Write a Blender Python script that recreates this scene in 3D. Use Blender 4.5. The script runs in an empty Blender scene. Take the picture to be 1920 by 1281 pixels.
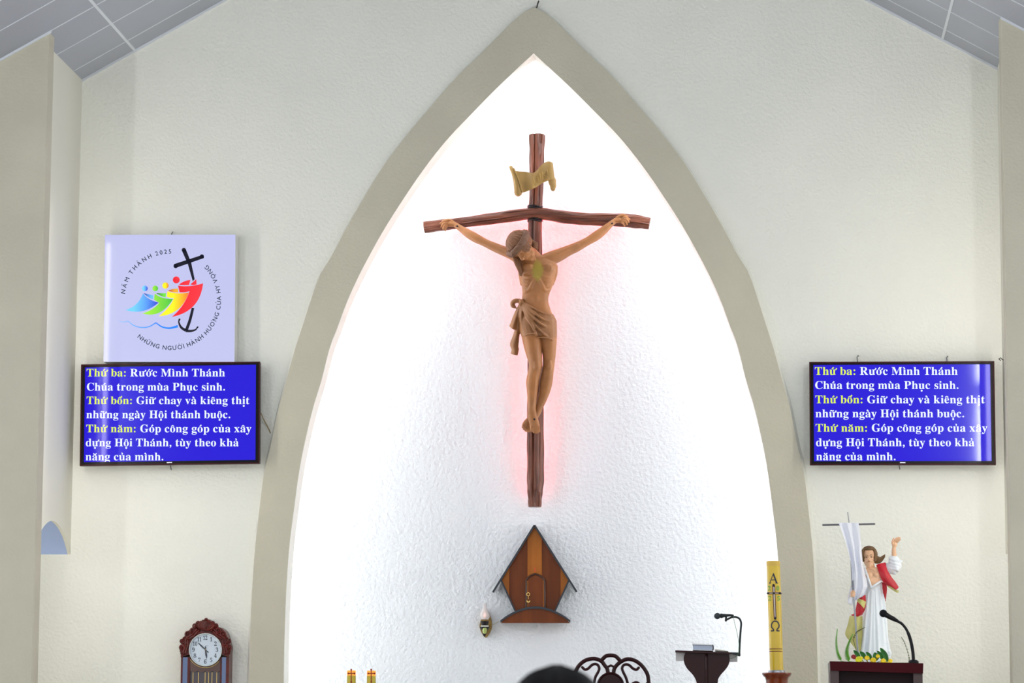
import bpy, math, random
import numpy as np
from math import sin, cos, pi, radians, sqrt, atan2

# ------------------------------------------------------------------ camera, world, exposure
scene = bpy.context.scene
COL = scene.collection
CAM = np.array((1.47032, -20.0, 1.35))
YAW, PITCH, ROLL, FPX = 0.0804532, 0.1353355, 0.004812, 5659.72

def cam_basis():
    f = np.array([-sin(YAW) * cos(PITCH), cos(YAW) * cos(PITCH), sin(PITCH)])
    r = np.array([cos(YAW), sin(YAW), 0.0])
    u = np.cross(r, f)
    c, s = cos(ROLL), sin(ROLL)
    return c * r + s * u, -s * r + c * u, f
CR, CU, CF = cam_basis()

def ray(px, py):
    return CF * FPX + CR * (px - 960.0) + CU * (640.5 - py)

def W(px, py, Y=0.0):
    """the point of the upright plane y = Y seen at that spot of the photograph"""
    d = ray(px, py)
    return CAM + d * ((Y - CAM[1]) / d[1])

cd = bpy.data.cameras.new('camera')
cam = bpy.data.objects.new('camera', cd)
COL.objects.link(cam)
cd.sensor_width = 36.0
cd.lens = FPX / 1920.0 * 36.0
cd.clip_end = 200
from mathutils import Matrix, Vector
cam.matrix_world = Matrix(((CR[0], CU[0], -CF[0], CAM[0]), (CR[1], CU[1], -CF[1], CAM[1]),
                           (CR[2], CU[2], -CF[2], CAM[2]), (0, 0, 0, 1)))
cd.dof.use_dof = True
cd.dof.focus_distance = 20.5
cd.dof.aperture_fstop = 6.0
scene.camera = cam

world = bpy.data.worlds.new('world')
scene.world = world
world.use_nodes = True
bg = world.node_tree.nodes['Background']
bg.inputs[0].default_value = (0.93, 0.97, 1.0, 1)
bg.inputs[1].default_value = 1.22

scene.view_settings.view_transform = 'Standard'
scene.view_settings.look = 'None'
scene.view_settings.gamma = 1.0
scene.view_settings.use_curve_mapping = False
scene.view_settings.exposure = 0.0

NICHE_LAMP = 29.0     # strength of the strips behind the arch
SIDE_LAMP = 24.0      # tubes hidden behind the two front piers
NAVE_LAMP = 170.0      # upright tubes on the nave piers
RED_LAMP = 14.0        # strip behind the cross

# ------------------------------------------------------------------ helpers
def lin(c):
    return tuple(((v / 255.0) / 12.92 if v / 255.0 <= 0.04045 else ((v / 255.0 + 0.055) / 1.055) ** 2.4) for v in c)

MATS = {}
def mat(name, rgb, rough=0.6, metal=0.0, vary=0.0, vscale=8.0, bump=0.0, bscale=60.0, bdist=0.004,
        spec=0.5, coat=0.0, emit=None, estr=0.0, trans=0.0, stretch=None, rgb2=None, alpha=1.0, detail=4.0):
    if name in MATS:
        return MATS[name]
    m = bpy.data.materials.new(name)
    m.use_nodes = True
    nt = m.node_tree
    N, L = nt.nodes, nt.links
    b = N['Principled BSDF']
    col = lin(rgb)
    b.inputs['Base Color'].default_value = (*col, 1)
    b.inputs['Roughness'].default_value = rough
    b.inputs['Metallic'].default_value = metal
    b.inputs['Specular IOR Level'].default_value = spec
    b.inputs['Coat Weight'].default_value = coat
    b.inputs['Coat Roughness'].default_value = 0.08
    b.inputs['Transmission Weight'].default_value = trans
    b.inputs['Alpha'].default_value = alpha
    if emit is not None:
        b.inputs['Emission Color'].default_value = (*lin(emit), 1)
        b.inputs['Emission Strength'].default_value = estr
    tc = N.new('ShaderNodeTexCoord')
    src = tc.outputs['Object']
    if stretch:
        mp = N.new('ShaderNodeMapping')
        mp.inputs['Scale'].default_value = stretch
        L.new(src, mp.inputs[0])
        src = mp.outputs[0]
    if vary > 0 or rgb2:
        nz = N.new('ShaderNodeTexNoise')
        nz.inputs['Scale'].default_value = vscale
        nz.inputs['Detail'].default_value = detail
        L.new(src, nz.inputs['Vector'])
        rp = N.new('ShaderNodeValToRGB')
        rp.color_ramp.elements[0].position = 0.32
        rp.color_ramp.elements[1].position = 0.68
        c2 = lin(rgb2) if rgb2 else tuple(v * (1 - vary) for v in col)
        c1 = col if rgb2 else tuple(min(1, v * (1 + vary * 0.6)) for v in col)
        rp.color_ramp.elements[0].color = (*c2, 1)
        rp.color_ramp.elements[1].color = (*c1, 1)
        L.new(nz.outputs[0], rp.inputs[0])
        L.new(rp.outputs[0], b.inputs['Base Color'])
    if bump > 0:
        nb = N.new('ShaderNodeTexNoise')
        nb.inputs['Scale'].default_value = bscale
        nb.inputs['Detail'].default_value = 3.0
        L.new(src, nb.inputs['Vector'])
        bp = N.new('ShaderNodeBump')
        bp.inputs['Strength'].default_value = bump
        bp.inputs['Distance'].default_value = bdist
        L.new(nb.outputs[0], bp.inputs['Height'])
        L.new(bp.outputs[0], b.inputs['Normal'])
    MATS[name] = m
    return m

def gradient_mat(name, ca, cb, axis=0, lo=0.0, hi=1.0, glow=0.28):
    """print colours that run from one ink to another across the shape"""
    m = bpy.data.materials.new(name)
    m.use_nodes = True
    N, L = m.node_tree.nodes, m.node_tree.links
    b = N['Principled BSDF']
    b.inputs['Roughness'].default_value = 0.5
    b.inputs['Specular IOR Level'].default_value = 0.1
    tc = N.new('ShaderNodeTexCoord')
    sp = N.new('ShaderNodeSeparateXYZ')
    L.new(tc.outputs['Generated'], sp.inputs[0])
    rp = N.new('ShaderNodeValToRGB')
    rp.color_ramp.elements[0].position = lo
    rp.color_ramp.elements[1].position = hi
    rp.color_ramp.elements[0].color = (*lin(ca), 1)
    rp.color_ramp.elements[1].color = (*lin(cb), 1)
    L.new(sp.outputs[axis], rp.inputs[0])
    L.new(rp.outputs[0], b.inputs['Base Color'])
    L.new(rp.outputs[0], b.inputs['Emission Color'])
    b.inputs['Emission Strength'].default_value = glow
    return m

class MB:
    def __init__(self):
        self.v, self.f, self.mi = [], [], []
        self.cur = 0
    def add(self, vs, fs):
        o = len(self.v)
        self.v.extend([tuple(float(c) for c in p) for p in vs])
        self.f.extend([tuple(i + o for i in f) for f in fs])
        self.mi.extend([self.cur] * len(fs))
        return self
    def box(self, a, b):
        x0, y0, z0 = [min(p, q) for p, q in zip(a, b)]
        x1, y1, z1 = [max(p, q) for p, q in zip(a, b)]
        v = [(x0, y0, z0), (x1, y0, z0), (x1, y1, z0), (x0, y1, z0), (x0, y0, z1), (x1, y0, z1), (x1, y1, z1), (x0, y1, z1)]
        return self.add(v, [(0, 3, 2, 1), (4, 5, 6, 7), (0, 1, 5, 4), (1, 2, 6, 5), (2, 3, 7, 6), (3, 0, 4, 7)])
    def hexa(self, v):
        return self.add(v, [(0, 3, 2, 1), (4, 5, 6, 7), (0, 1, 5, 4), (1, 2, 6, 5), (2, 3, 7, 6), (3, 0, 4, 7)])
    def prism(self, pts, off):
        """polygon of 3D points and its copy moved by off"""
        n = len(pts)
        off = np.array(off)
        v = [np.array(p) for p in pts] + [np.array(p) + off for p in pts]
        f = [tuple(range(n)), tuple(range(2 * n - 1, n - 1, -1))]
        f += [(i, i + n, (i + 1) % n + n, (i + 1) % n) for i in range(n)]
        return self.add(v, f)
    def rings(self, rings, close=True, cap=True):
        n = len(rings[0])
        v = [p for r in rings for p in r]
        f = []
        for i in range(len(rings) - 1):
            for j in range(n if close else n - 1):
                a, b = i * n + j, i * n + (j + 1) % n
                f.append((a, b, b + n, a + n))
        if cap:
            f.append(tuple(range(n - 1, -1, -1)))
            f.append(tuple(range((len(rings) - 1) * n, len(rings) * n)))
        return self.add(v, f)
    def tube(self, path, r, n=10, ref=(0, 0, 1), flat=1.0, rnd=True, twist=0.0):
        """round or flattened tube along a path; r number or list; flat scales the second axis"""
        P = [np.array(p, float) for p in path]
        R_ = [r] * len(P) if isinstance(r, (int, float)) else list(r)
        F_ = [flat] * len(P) if isinstance(flat, (int, float)) else list(flat)
        if rnd:
            d0 = P[0] - P[1]; d0 = d0 / (np.linalg.norm(d0) + 1e-9)
            d1 = P[-1] - P[-2]; d1 = d1 / (np.linalg.norm(d1) + 1e-9)
            r0, r1 = R_[0], R_[-1]
            P = [P[0] + d0 * r0 * 0.95, P[0] + d0 * r0 * 0.6] + P + [P[-1] + d1 * r1 * 0.6, P[-1] + d1 * r1 * 0.95]
            R_ = [r0 * 0.3, r0 * 0.8] + R_ + [r1 * 0.8, r1 * 0.3]
            F_ = [F_[0]] * 2 + F_ + [F_[-1]] * 2
        rings = []
        ref = np.array(ref, float)
        pa = None
        for i, p in enumerate(P):
            t = P[min(i + 1, len(P) - 1)] - P[max(i - 1, 0)]
            t = t / (np.linalg.norm(t) + 1e-12)
            base = ref if pa is None else pa
            a = base - t * np.dot(base, t)
            if np.linalg.norm(a) < 1e-4:
                a = np.array((1.0, 0.3, 0.2)) - t * np.dot((1.0, 0.3, 0.2), t)
            a = a / np.linalg.norm(a)
            pa = a
            b = np.cross(t, a)
            rr, ff = R_[i], F_[i]
            rings.append([p + a * rr * ff * cos(2 * pi * k / n + twist * i) + b * rr * sin(2 * pi * k / n + twist * i) for k in range(n)])
        return self.rings(rings)
    def ball(self, c, r, n=14, m=9, axes=None):
        c = np.array(c, float)
        r = (r, r, r) if isinstance(r, (int, float)) else r
        A = np.eye(3) if axes is None else np.array(axes, float)
        vs, fs = [], []
        vs.append(c - A[2] * r[2])
        for i in range(1, m):
            ph = -pi / 2 + pi * i / m
            for k in range(n):
                th = 2 * pi * k / n
                vs.append(c + A[0] * r[0] * cos(ph) * cos(th) + A[1] * r[1] * cos(ph) * sin(th) + A[2] * r[2] * sin(ph))
        vs.append(c + A[2] * r[2])
        for k in range(n):
            fs.append((0, 1 + (k + 1) % n, 1 + k))
            for i in range(m - 2):
                a = 1 + i * n + k; b = 1 + i * n + (k + 1) % n
                fs.append((a, b, b + n, a + n))
            fs.append((1 + (m - 2) * n + k, 1 + (m - 2) * n + (k + 1) % n, len(vs) - 1))
        return self.add(vs, fs)
    def lathe(self, c, prof, n=24, lean=(0, 0)):
        """prof: (radius, height) list from bottom to top"""
        c = np.array(c, float)
        rings = []
        for r, h in prof:
            o = c + np.array((lean[0] * h, lean[1] * h, h))
            rings.append([o + np.array((r * cos(2 * pi * k / n), r * sin(2 * pi * k / n), 0)) for k in range(n)])
        return self.rings(rings)
    def build(self, name, m, parent=None, smooth=True, world=None):
        me = bpy.data.meshes.new(name)
        o0 = np.array(parent_origin(parent)) if parent is not None else np.zeros(3)
        me.from_pydata([tuple(np.array(p) - o0) for p in self.v], [], self.f)
        ms = m if isinstance(m, (list, tuple)) else [m]
        for q in ms:
            me.materials.append(q)
        if len(ms) > 1:
            me.polygons.foreach_set('material_index', self.mi)
        me.update()
        if smooth:
            me.shade_smooth()
            try:
                me.set_sharp_from_angle(angle=radians(42))
            except Exception:
                pass
        o = bpy.data.objects.new(name, me)
        COL.objects.link(o)
        if parent is not None:
            o.parent = parent
        return o

ORIGIN = {}
def parent_origin(p):
    return ORIGIN.get(p.name, (0, 0, 0))

def tag(o, label, cat, group=None):
    o['label'] = label
    o['category'] = cat
    if group:
        o['group'] = group
    return o

def thing(name, loc, label, cat, group=None):
    o = bpy.data.objects.new(name, None)
    o.empty_display_size = 0.05
    o.location = tuple(float(v) for v in loc)
    COL.objects.link(o)
    ORIGIN[o.name] = tuple(float(v) for v in loc)
    return tag(o, label, cat, group)

def sub(o, parent):
    ORIGIN[o.name] = ORIGIN.get(parent.name, (0, 0, 0))
    return o

_b0 = MB.build
def _build(self, name, m, parent=None, smooth=True, world=None):
    o = _b0(self, name, m, parent, smooth)
    if parent is not None:
        ORIGIN[o.name] = ORIGIN.get(parent.name, (0, 0, 0))
    return o
MB.build = _build

def structure(mb, name, m, smooth=False):
    o = mb.build(name, m, None, smooth)
    o['kind'] = 'structure'
    return o

def own_origin(o, loc):
    """put a top-level mesh's origin at its place"""
    loc = Vector([float(v) for v in loc])
    o.data.transform(Matrix.Translation(-loc))
    o.location = loc
    return o

def organic(mb, name, m, parent, voxel=0.004, smooth=4, fac=0.5):
    """one continuous surface from overlapping volumes"""
    o = mb.build(name, m, parent, True)
    r = o.modifiers.new('r', 'REMESH'); r.mode = 'VOXEL'; r.voxel_size = voxel
    s = o.modifiers.new('s', 'SMOOTH'); s.factor = fac; s.iterations = smooth
    dg = bpy.context.evaluated_depsgraph_get()
    dg.update()
    me = bpy.data.meshes.new_from_object(o.evaluated_get(dg))
    o.modifiers.clear()
    old = o.data
    o.data = me
    bpy.data.meshes.remove(old)
    me.name = name
    if not me.materials:
        for q in (m if isinstance(m, (list, tuple)) else [m]):
            me.materials.append(q)
    me.shade_smooth()
    return o

def spline(pts, per=6):
    """Catmull-Rom through points of any dimension"""
    P = [np.array(p, float) for p in pts]
    if len(P) < 3:
        return [P[0] + (P[-1] - P[0]) * i / per for i in range(per + 1)]
    Q = [2 * P[0] - P[1]] + P + [2 * P[-1] - P[-2]]
    out = []
    for i in range(1, len(Q) - 2):
        for k in range(per):
            t = k / per
            a, b, c, d = Q[i - 1], Q[i], Q[i + 1], Q[i + 2]
            out.append(0.5 * ((2 * b) + (c - a) * t + (2 * a - 5 * b + 4 * c - d) * t * t + (3 * b - a - 3 * c + d) * t ** 3))
    out.append(P[-1])
    return out

def limb(mb, pts, per=5, n=12, flat=1.0, ref=(0, 1, 0)):
    """pts: (x, y, z, radius) - a smooth tapering round limb"""
    s = spline(pts, per)
    mb.tube([q[:3] for q in s], [max(1e-4, float(q[3])) for q in s], n, ref=ref, flat=flat)
    return mb

# ------------------------------------------------------------------ lettering
def deselect_tmp(o, cu):
    bpy.data.objects.remove(o)
    bpy.data.curves.remove(cu)

GL = {}
def glyph(ch):
    """mesh of one character in em units: (verts 2D, faces, x0, x1)"""
    if ch in GL:
        return GL[ch]
    cu = bpy.data.curves.new('g', 'FONT')
    cu.body = ch
    cu.size = 1.0
    cu.resolution_u = 4
    o = bpy.data.objects.new('g', cu)
    COL.objects.link(o)
    dg = bpy.context.evaluated_depsgraph_get()
    dg.update()
    me = bpy.data.meshes.new_from_object(o.evaluated_get(dg))
    v = [(p.co.x, p.co.y) for p in me.vertices]
    f = [tuple(p.vertices) for p in me.polygons]
    bpy.data.meshes.remove(me)
    deselect_tmp(o, cu)
    if not v:
        v, f = [(0, 0), (0.01, 0), (0, 0.01)], []
    xs = [p[0] for p in v]
    GL[ch] = (v, f, min(xs), max(xs))
    return GL[ch]

def bold(ch):
    o = ord(ch)
    if 65 <= o <= 90: return chr(0x1D400 + o - 65)
    if 97 <= o <= 122: return chr(0x1D41A + o - 97)
    if 48 <= o <= 57: return chr(0x1D7CE + o - 48)
    return ch

import unicodedata
MARKS = {'\u0301': 'acute', '\u0300': 'grave', '\u0309': 'hook', '\u0303': 'tilde', '\u0323': 'dot', '\u0306': 'breve', '\u0302': 'circ', '\u031b': 'horn'}

def stroke2(pts, w):
    """flat stroke of given widths as quads"""
    v, f = [], []
    n = len(pts)
    ws = [w] * n if isinstance(w, (int, float)) else w
    for i, p in enumerate(pts):
        a = pts[max(i - 1, 0)]; b = pts[min(i + 1, n - 1)]
        dx, dy = b[0] - a[0], b[1] - a[1]
        l = sqrt(dx * dx + dy * dy) or 1
        nx, ny = -dy / l * ws[i] / 2, dx / l * ws[i] / 2
        v += [(p[0] + nx, p[1] + ny), (p[0] - nx, p[1] - ny)]
    for i in range(n - 1):
        f.append((2 * i, 2 * i + 1, 2 * i + 3, 2 * i + 2))
    return v, f

def disc2(c, r, n=14, ry=None):
    ry = ry or r
    v = [(c[0] + r * cos(2 * pi * k / n), c[1] + ry * sin(2 * pi * k / n)) for k in range(n)]
    return v, [tuple(range(n))]

def mark2(kind, cx, top, x1, xh, wt, base_upper):
    """an accent over (or under) a letter; cx centre, top its height, wt stroke weight"""
    k = wt
    if kind == 'acute': return stroke2([(cx - .05, top + .05), (cx + .10, top + .19)], [k * .7, k * 1.25])
    if kind == 'grave': return stroke2([(cx - .10, top + .19), (cx + .05, top + .05)], [k * 1.25, k * .7])
    if kind == 'hook': return stroke2([(cx - .06, top + .17), (cx + .0, top + .20), (cx + .05, top + .16), (cx + .01, top + .11), (cx, top + .05)], k * .75)
    if kind == 'tilde': return stroke2([(cx - .14, top + .07), (cx - .08, top + .14), (cx, top + .11), (cx + .08, top + .08), (cx + .14, top + .15)], k * .9)
    if kind == 'dot': return disc2((cx, -.15), k * .85)
    if kind == 'breve': return stroke2([(cx - .12, top + .17), (cx - .08, top + .09), (cx, top + .06), (cx + .08, top + .09), (cx + .12, top + .17)], k * .8)
    if kind == 'circ': return stroke2([(cx - .13, top + .05), (cx, top + .15), (cx + .13, top + .05)], k * .8)
    if kind == 'horn': return stroke2([(x1 - .05, xh - .03), (x1 + .03, xh), (x1 + .07, xh + .06), (x1 + .06, xh + .13)], [k * .7, k * .9, k, k * 1.1])

def composed(ch, serif=True):
    """(verts, faces, advance) of a possibly accented letter"""
    dec = unicodedata.normalize('NFD', ch)
    base = dec[0]
    g = glyph(bold(base) if serif else base)
    V = list(g[0]); F = list(g[1])
    x0, x1 = g[2], g[3]
    if not serif:
        n = len(V)
        V = [(x + a, y + b) for a, b in ((-.011, 0), (.011, 0), (0, -.011), (0, .011)) for x, y in V]
        F = [tuple(i + n * k for i in f) for k in range(4) for f in F]
    up = base.isupper()
    xh = 0.66 if up else 0.46
    if not serif:
        xh = 0.72 if up else .54
    if base == 'i' and len(dec) > 1 and '\u0323' not in dec:
        keep = [f for f in F if max(V[i][1] for i in f) < xh + 0.06]
        F = keep
    top = xh
    cx = (x0 + x1) / 2
    wt = 0.10 if serif else 0.085
    shift = 0.0
    for mk in dec[1:]:
        kd = MARKS.get(mk)
        if not kd:
            continue
        t = top
        c = cx
        if kd in ('acute', 'grave', 'hook') and any(MARKS.get(q) == 'circ' for q in dec[1:]):
            c = cx + .09; t = top - .02 + .07
        v, f = mark2(kd, c, t, x1, xh, wt, up)
        o = len(V)
        V += v
        F += [tuple(i + o for i in q) for q in f]
        if kd in ('circ', 'breve'):
            pass
    adv = x1 + (0.035 if serif else 0.06)
    if any(MARKS.get(q) == 'horn' for q in dec[1:]):
        adv += 0.05
    return V, F, adv

def text_line(s, serif=True):
    """list of (verts, faces, index of the char) laid out from x = 0; and the width"""
    x = 0.0
    out = []
    for i, ch in enumerate(s):
        if ch == ' ':
            x += 0.27
            continue
        if serif and ch == '.':
            v, f = disc2((0.13, .065), .075); adv = 0.27
        elif serif and ch == ':':
            v, f = disc2((0.15, .065), .075)
            v2, f2 = disc2((0.15, .40), .075)
            f = f + [tuple(k + len(v) for k in q) for q in f2]; v = v + v2; adv = 0.32
        elif serif and ch == ',':
            v, f = disc2((0.13, .065), .075)
            v2, f2 = stroke2([(0.17, .06), (.16, -.04), (.08, -.13)], [.09, .07, .03])
            f = f + [tuple(k + len(v) for k in q) for q in f2]; v = v + v2; adv = 0.27
        else:
            v, f, adv = composed(ch, serif)
        out.append(([(p[0] + x, p[1]) for p in v], f, i))
        x += adv
    return out, x

# ------------------------------------------------------------------ the room
SF = 0.70                 # height of the raised sanctuary floor
HX = 3.113                # half width of the recess
ZE = 5.914                # where the sloped ceiling meets the side walls of the recess
SL = 0.5613
PY = -1.25                # front of the two piers
PX = 3.036                # their inner edge

def zc(x):
    return ZE + SL * (HX - abs(x))

cream = mat('cream_stucco', (248, 248, 239), 0.85, vary=0.03, vscale=1.3, bump=0.8, bscale=44, bdist=0.010, spec=0.2)
cream_smooth = mat('cream_plaster', (236, 233, 220), 0.8, vary=0.02, vscale=1.0, spec=0.2)
beige = mat('beige_stucco', (209, 204, 185), 0.85, vary=0.06, vscale=2.0, bump=0.7, bscale=55, bdist=0.007, spec=0.2)
white_st = mat('white_stucco', (236, 239, 243), 0.85, bump=1.0, bscale=40, bdist=0.009, spec=0.15)
grey_panel = mat('grey_ceiling_panel', (171, 175, 185), 0.45, vary=0.05, vscale=0.7, spec=0.4)
seam_m = mat('pale_seam', (226, 230, 236), 0.5)
blue_m = mat('pale_blue_wall', (178, 196, 236), 0.7)  # pale blue upper part of the passage walls
floor_m = mat('floor_tile', (205, 200, 190), 0.35, vary=0.05, vscale=2.0)

# pointed arch outlines (half width against height), from the left half of the arch
IN_PX = [(531, 1330), (532, 1281), (533.3, 1193), (535.8, 1115), (541, 1030), (550.5, 958), (561, 880), (574, 817), (588, 761), (602, 714), (619.2, 651.7),
         (631.7, 615.8), (647.3, 570.5), (669.8, 523.7), (691, 480), (718, 431), (752.4, 378), (790, 321.7), (833.6, 265.5), (883.5, 212.4), (940, 156), (1003, 100)]
OUT_PX = [(459, 1330), (460, 1281), (463, 1193), (466, 1115), (472, 1030), (480, 958), (491, 880), (500, 840), (516, 770), (530, 717), (547, 655), (567.7, 589),
          (597, 514), (614.5, 480), (640, 431), (673, 372), (718, 303), (765, 242), (815, 186), (858.5, 137.5), (890, 105), (922, 71), (966, 34), (988, 14), (1003, 8)]
BF = -0.06
def curve(px):
    q = [W(x, y, BF) for x, y in px]
    zs = np.array([p[2] for p in q]); xs = np.array([-p[0] for p in q])
    xs[-1] = 0.0
    zz = np.linspace(zs[0], zs[-1], 90)
    # extra samples near the apex
    zz = np.concatenate([zz[:-1], np.linspace(zz[-2], zz[-1], 6)[1:]])
    return zs, xs
def smooth_curve(zs, xs):
    for _ in range(2):
        x2 = xs.copy()
        x2[1:-1] = 0.25 * xs[:-2] + 0.5 * xs[1:-1] + 0.25 * xs[2:]
        xs = 0.5 * (xs + x2)
    pts = spline(list(zip(xs, zs)), 4)
    return [(SFX, z) for SFX, z in [(pts[0][0], SF)] + [(p[0], p[1]) for p in pts]]
ARCH_IN = smooth_curve(*curve(IN_PX))
ARCH_OUT = smooth_curve(*curve(OUT_PX))
ARCH_IN[-1] = (0.0, ARCH_IN[-1][1]); ARCH_OUT[-1] = (0.0, ARCH_OUT[-1][1])

def resample(c, n):
    c = np.array(c)
    d = np.concatenate([[0], np.cumsum(np.hypot(*np.diff(c, axis=0).T))])
    t = np.linspace(0, d[-1], n)
    return np.stack([np.interp(t, d, c[:, 0]), np.interp(t, d, c[:, 1])], 1)
NI = 81
RIN, ROUT = resample(ARCH_IN, NI), resample(ARCH_OUT, NI)

# cream wall around the arch (hole = outer outline of the arch band, a little inside it)
mb = MB()
HW = HX + 0.02
for s in (-1, 1):
    rows = [(max(0.0, x - 0.02), z) for x, z in ROUT]
    for (xa, za), (xb, zb) in zip(rows[:-1], rows[1:]):
        mb.hexa([(s * xa, 0, za), (s * HW, 0, za), (s * HW, .12, za), (s * xa, .12, za), (s * xb, 0, zb), (s * HW, 0, zb), (s * HW, .12, zb), (s * xb, .12, zb)])
zt = ROUT[-1][1]
xt = HX + (ZE - zt) / SL
top = [(-HW, zt), (HW, zt), (HW, zt + .001)]
mb.prism([(-HW, 0, zt), (HW, 0, zt), (HW, 0, zt + 1.0), (0, 0, zt + 2.0), (-HW, 0, zt + 1.0)], (0, 0.12, 0))
structure(mb, 'wall_back', cream)

# raised arch band
mb = MB()
for s in (-1, 1):
    for i in range(NI - 1):
        xi, zi = RIN[i]; xj, zj = RIN[i + 1]; xo, zo = ROUT[i]; xp, zp = ROUT[i + 1]
        def ins(x, z, xq, zq, k):
            d = sqrt((xq - x) ** 2 + (zq - z) ** 2)
            return (xq + (x - xq) * k / d, zq + (z - zq) * k / d)
        co, cp = ins(xi, zi, xo, zo, .022), ins(xj, zj, xp, zp, .022)
        if i == NI - 2:
            cp = (0.0, cp[1])
        mb.cur = 0
        mb.add([(s * xi, BF, zi), (s * co[0], BF, co[1]), (s * cp[0], BF, cp[1]), (s * xj, BF, zj)], [(0, 1, 2, 3)] if s > 0 else [(3, 2, 1, 0)])
        mb.cur = 1
        mb.add([(s * co[0], BF, co[1]), (s * xo, 0, zo), (s * xp, 0, zp), (s * cp[0], BF, cp[1])], [(0, 1, 2, 3)] if s > 0 else [(3, 2, 1, 0)])
        mb.cur = 2
        mb.add([(s * xi, BF, zi), (s * xj, BF, zj), (s * xj, .15, zj), (s * xi, .15, zi)], [(0, 1, 2, 3)] if s > 0 else [(3, 2, 1, 0)])
        mb.cur = 0
        mb.add([(s * xi, .15, zi), (s * xj, .15, zj), (s * xp, .15, zp), (s * xo, .15, zo)], [(0, 1, 2, 3)] if s > 0 else [(3, 2, 1, 0)])
structure(mb, 'trim_1', [beige, cream, cream])

# curved white wall of the niche behind the arch
NA, NB_ = 2.12, 0.66
def niche_y(x):
    return .15 + NB_ * sqrt(max(0, 1 - (x / NA) ** 2))
mb = MB()
NT = 64
for i in range(NT):
    a, b = pi * i / NT, pi * (i + 1) / NT
    pa, pb = (NA * cos(a), .15 + NB_ * sin(a)), (NA * cos(b), .15 + NB_ * sin(b))
    mb.add([(*pa, SF), (*pb, SF), (*pb, 6.6), (*pa, 6.6)], [(0, 1, 2, 3)])
o = structure(mb, 'trim_6', white_st, True)
mb = MB()
mb.prism([(NA * cos(pi * i / 32), .15 + NB_ * sin(pi * i / 32), 6.6) for i in range(33)], (0, 0, .05))
structure(mb, 'ceiling_niche', white_st)

# side walls of the recess, each with a low arched opening at its foot
arc = [(0.0, 2.655), (-.08, 2.715), (-.2, 2.778), (-.37, 2.826), (-.56, 2.84), (-.74, 2.80), (-.9, 2.73), (-1.0, 2.66), (-1.1, 2.52)]
for s, nm in ((-1, 'wall_left'), (1, 'wall_right')):
    mb = MB()
    q = spline(arc, 4)
    for a, b in zip(q[:-1], q[1:]):
        x0, x1 = s * HX, s * (HX + .02)
        za, zb = zc(HX), zc(HX)
        mb.hexa([(x0, a[0], a[1]), (x1, a[0], a[1]), (x1, b[0], b[1]), (x0, b[0], b[1]), (x0, a[0], za), (x1, a[0], za), (x1, b[0], zb), (x0, b[0], zb)])
    structure(mb, nm, cream_smooth)
    # the wall with the pier in front
    mb = MB()
    e = .007
    PX = 3.052 if s < 0 else 3.036
    def prof(x):
        return zc(x)
    pts = [(s * (PX + e), SF), (s * 7.0, SF), (s * 7.0, zc(7.0)), (s * (PX + e), zc(PX + e))]
    mb.cur = 0
    mb.prism([(x, PY, z) for x, z in pts], (0, .15, 0))
    mb.cur = 1
    mb.prism([(s * (PX + e), PY, SF), (s * PX, PY + e, SF), (s * PX, PY + .15, SF), (s * (PX + e), PY + .15, SF)], (0, 0, zc(PX) - SF))
    structure(mb, nm + '_front', [beige, beige])
    # side passage seen through the low arch
    mb = MB()
    mb.cur = 0
    mb.box((s * (HX + .02), 0, SF), (s * 5.4, .12, 2.655))
    mb.cur = 1
    mb.box((s * (HX + .02), 0, 2.655), (s * 5.4, .12, 3.3))
    structure(mb, nm + '_passage', [cream, blue_m])
    mb = MB()
    mb.box((s * (HX + .12), PY + .15, 3.3), (s * 5.4, .12, 3.36))
    structure(mb, 'ceiling_passage_' + nm[5:], cream_smooth)

# sloped panel ceiling
for s, nm in ((-1, 'ceiling_left'), (1, 'ceiling_right')):
    mb = MB()
    YB, YF = 0.12, -9.0
    mb.cur = 0
    mb.prism([(0, YB, zc(0)), (s * 7, YB, zc(7)), (s * 7, YB, zc(7) + .06), (0, YB, zc(0) + .06)], (0, YF - YB, 0))
    mb.cur = 1
    def strip(xa, ya, xb, yb, h=.006):
        mb.hexa([(xa, ya, zc(xa) - h), (xb, ya, zc(xb) - h), (xb, yb, zc(xb) - h), (xa, yb, zc(xa) - h),
                 (xa, ya, zc(xa) + .01), (xb, ya, zc(xb) + .01), (xb, yb, zc(xb) + .01), (xa, yb, zc(xa) + .01)])
    y = -0.275
    while y > YF:
        strip(0, y - .005, s * 7, y + .005, .003)
        y -= 0.491
    for x in (0.25, 1.5, 2.75, 4.0, 5.25):
        strip(s * (x - .0075), 0.0, s * (x + .0075), YF, .004)
    o = structure(mb, nm, [grey_panel, seam_m])
    mb = MB()
    def bead(x0, x1, y):
        mb.hexa([(x0, y - .014, zc(x0) - .016), (x1, y - .014, zc(x1) - .016), (x1, y, zc(x1) - .016), (x0, y, zc(x0) - .016),
                 (x0, y - .014, zc(x0) + .01), (x1, y - .014, zc(x1) + .01), (x1, y, zc(x1) + .01), (x0, y, zc(x0) + .01)])
    bead(0.0, s * HX, 0.0)
    bead(s * PX, s * 7.0, PY)
    structure(mb, 'trim_%d' % (2 if s < 0 else 3), seam_m)

# floors (all below the picture)
mb = MB(); mb.box((-7, -24, -.1), (7, -4.6, 0))
structure(mb, 'floor', floor_m)
mb = MB()
mb.box((-7, -4.0, -.1), (7, .9, SF))
for k in range(3):
    mb.box((-7, -4.0 - .3 * (k + 1), -.1), (7, -4.0 - .3 * k, SF - .175 * (k + 1)))
structure(mb, 'floor_sanctuary', floor_m)

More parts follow.
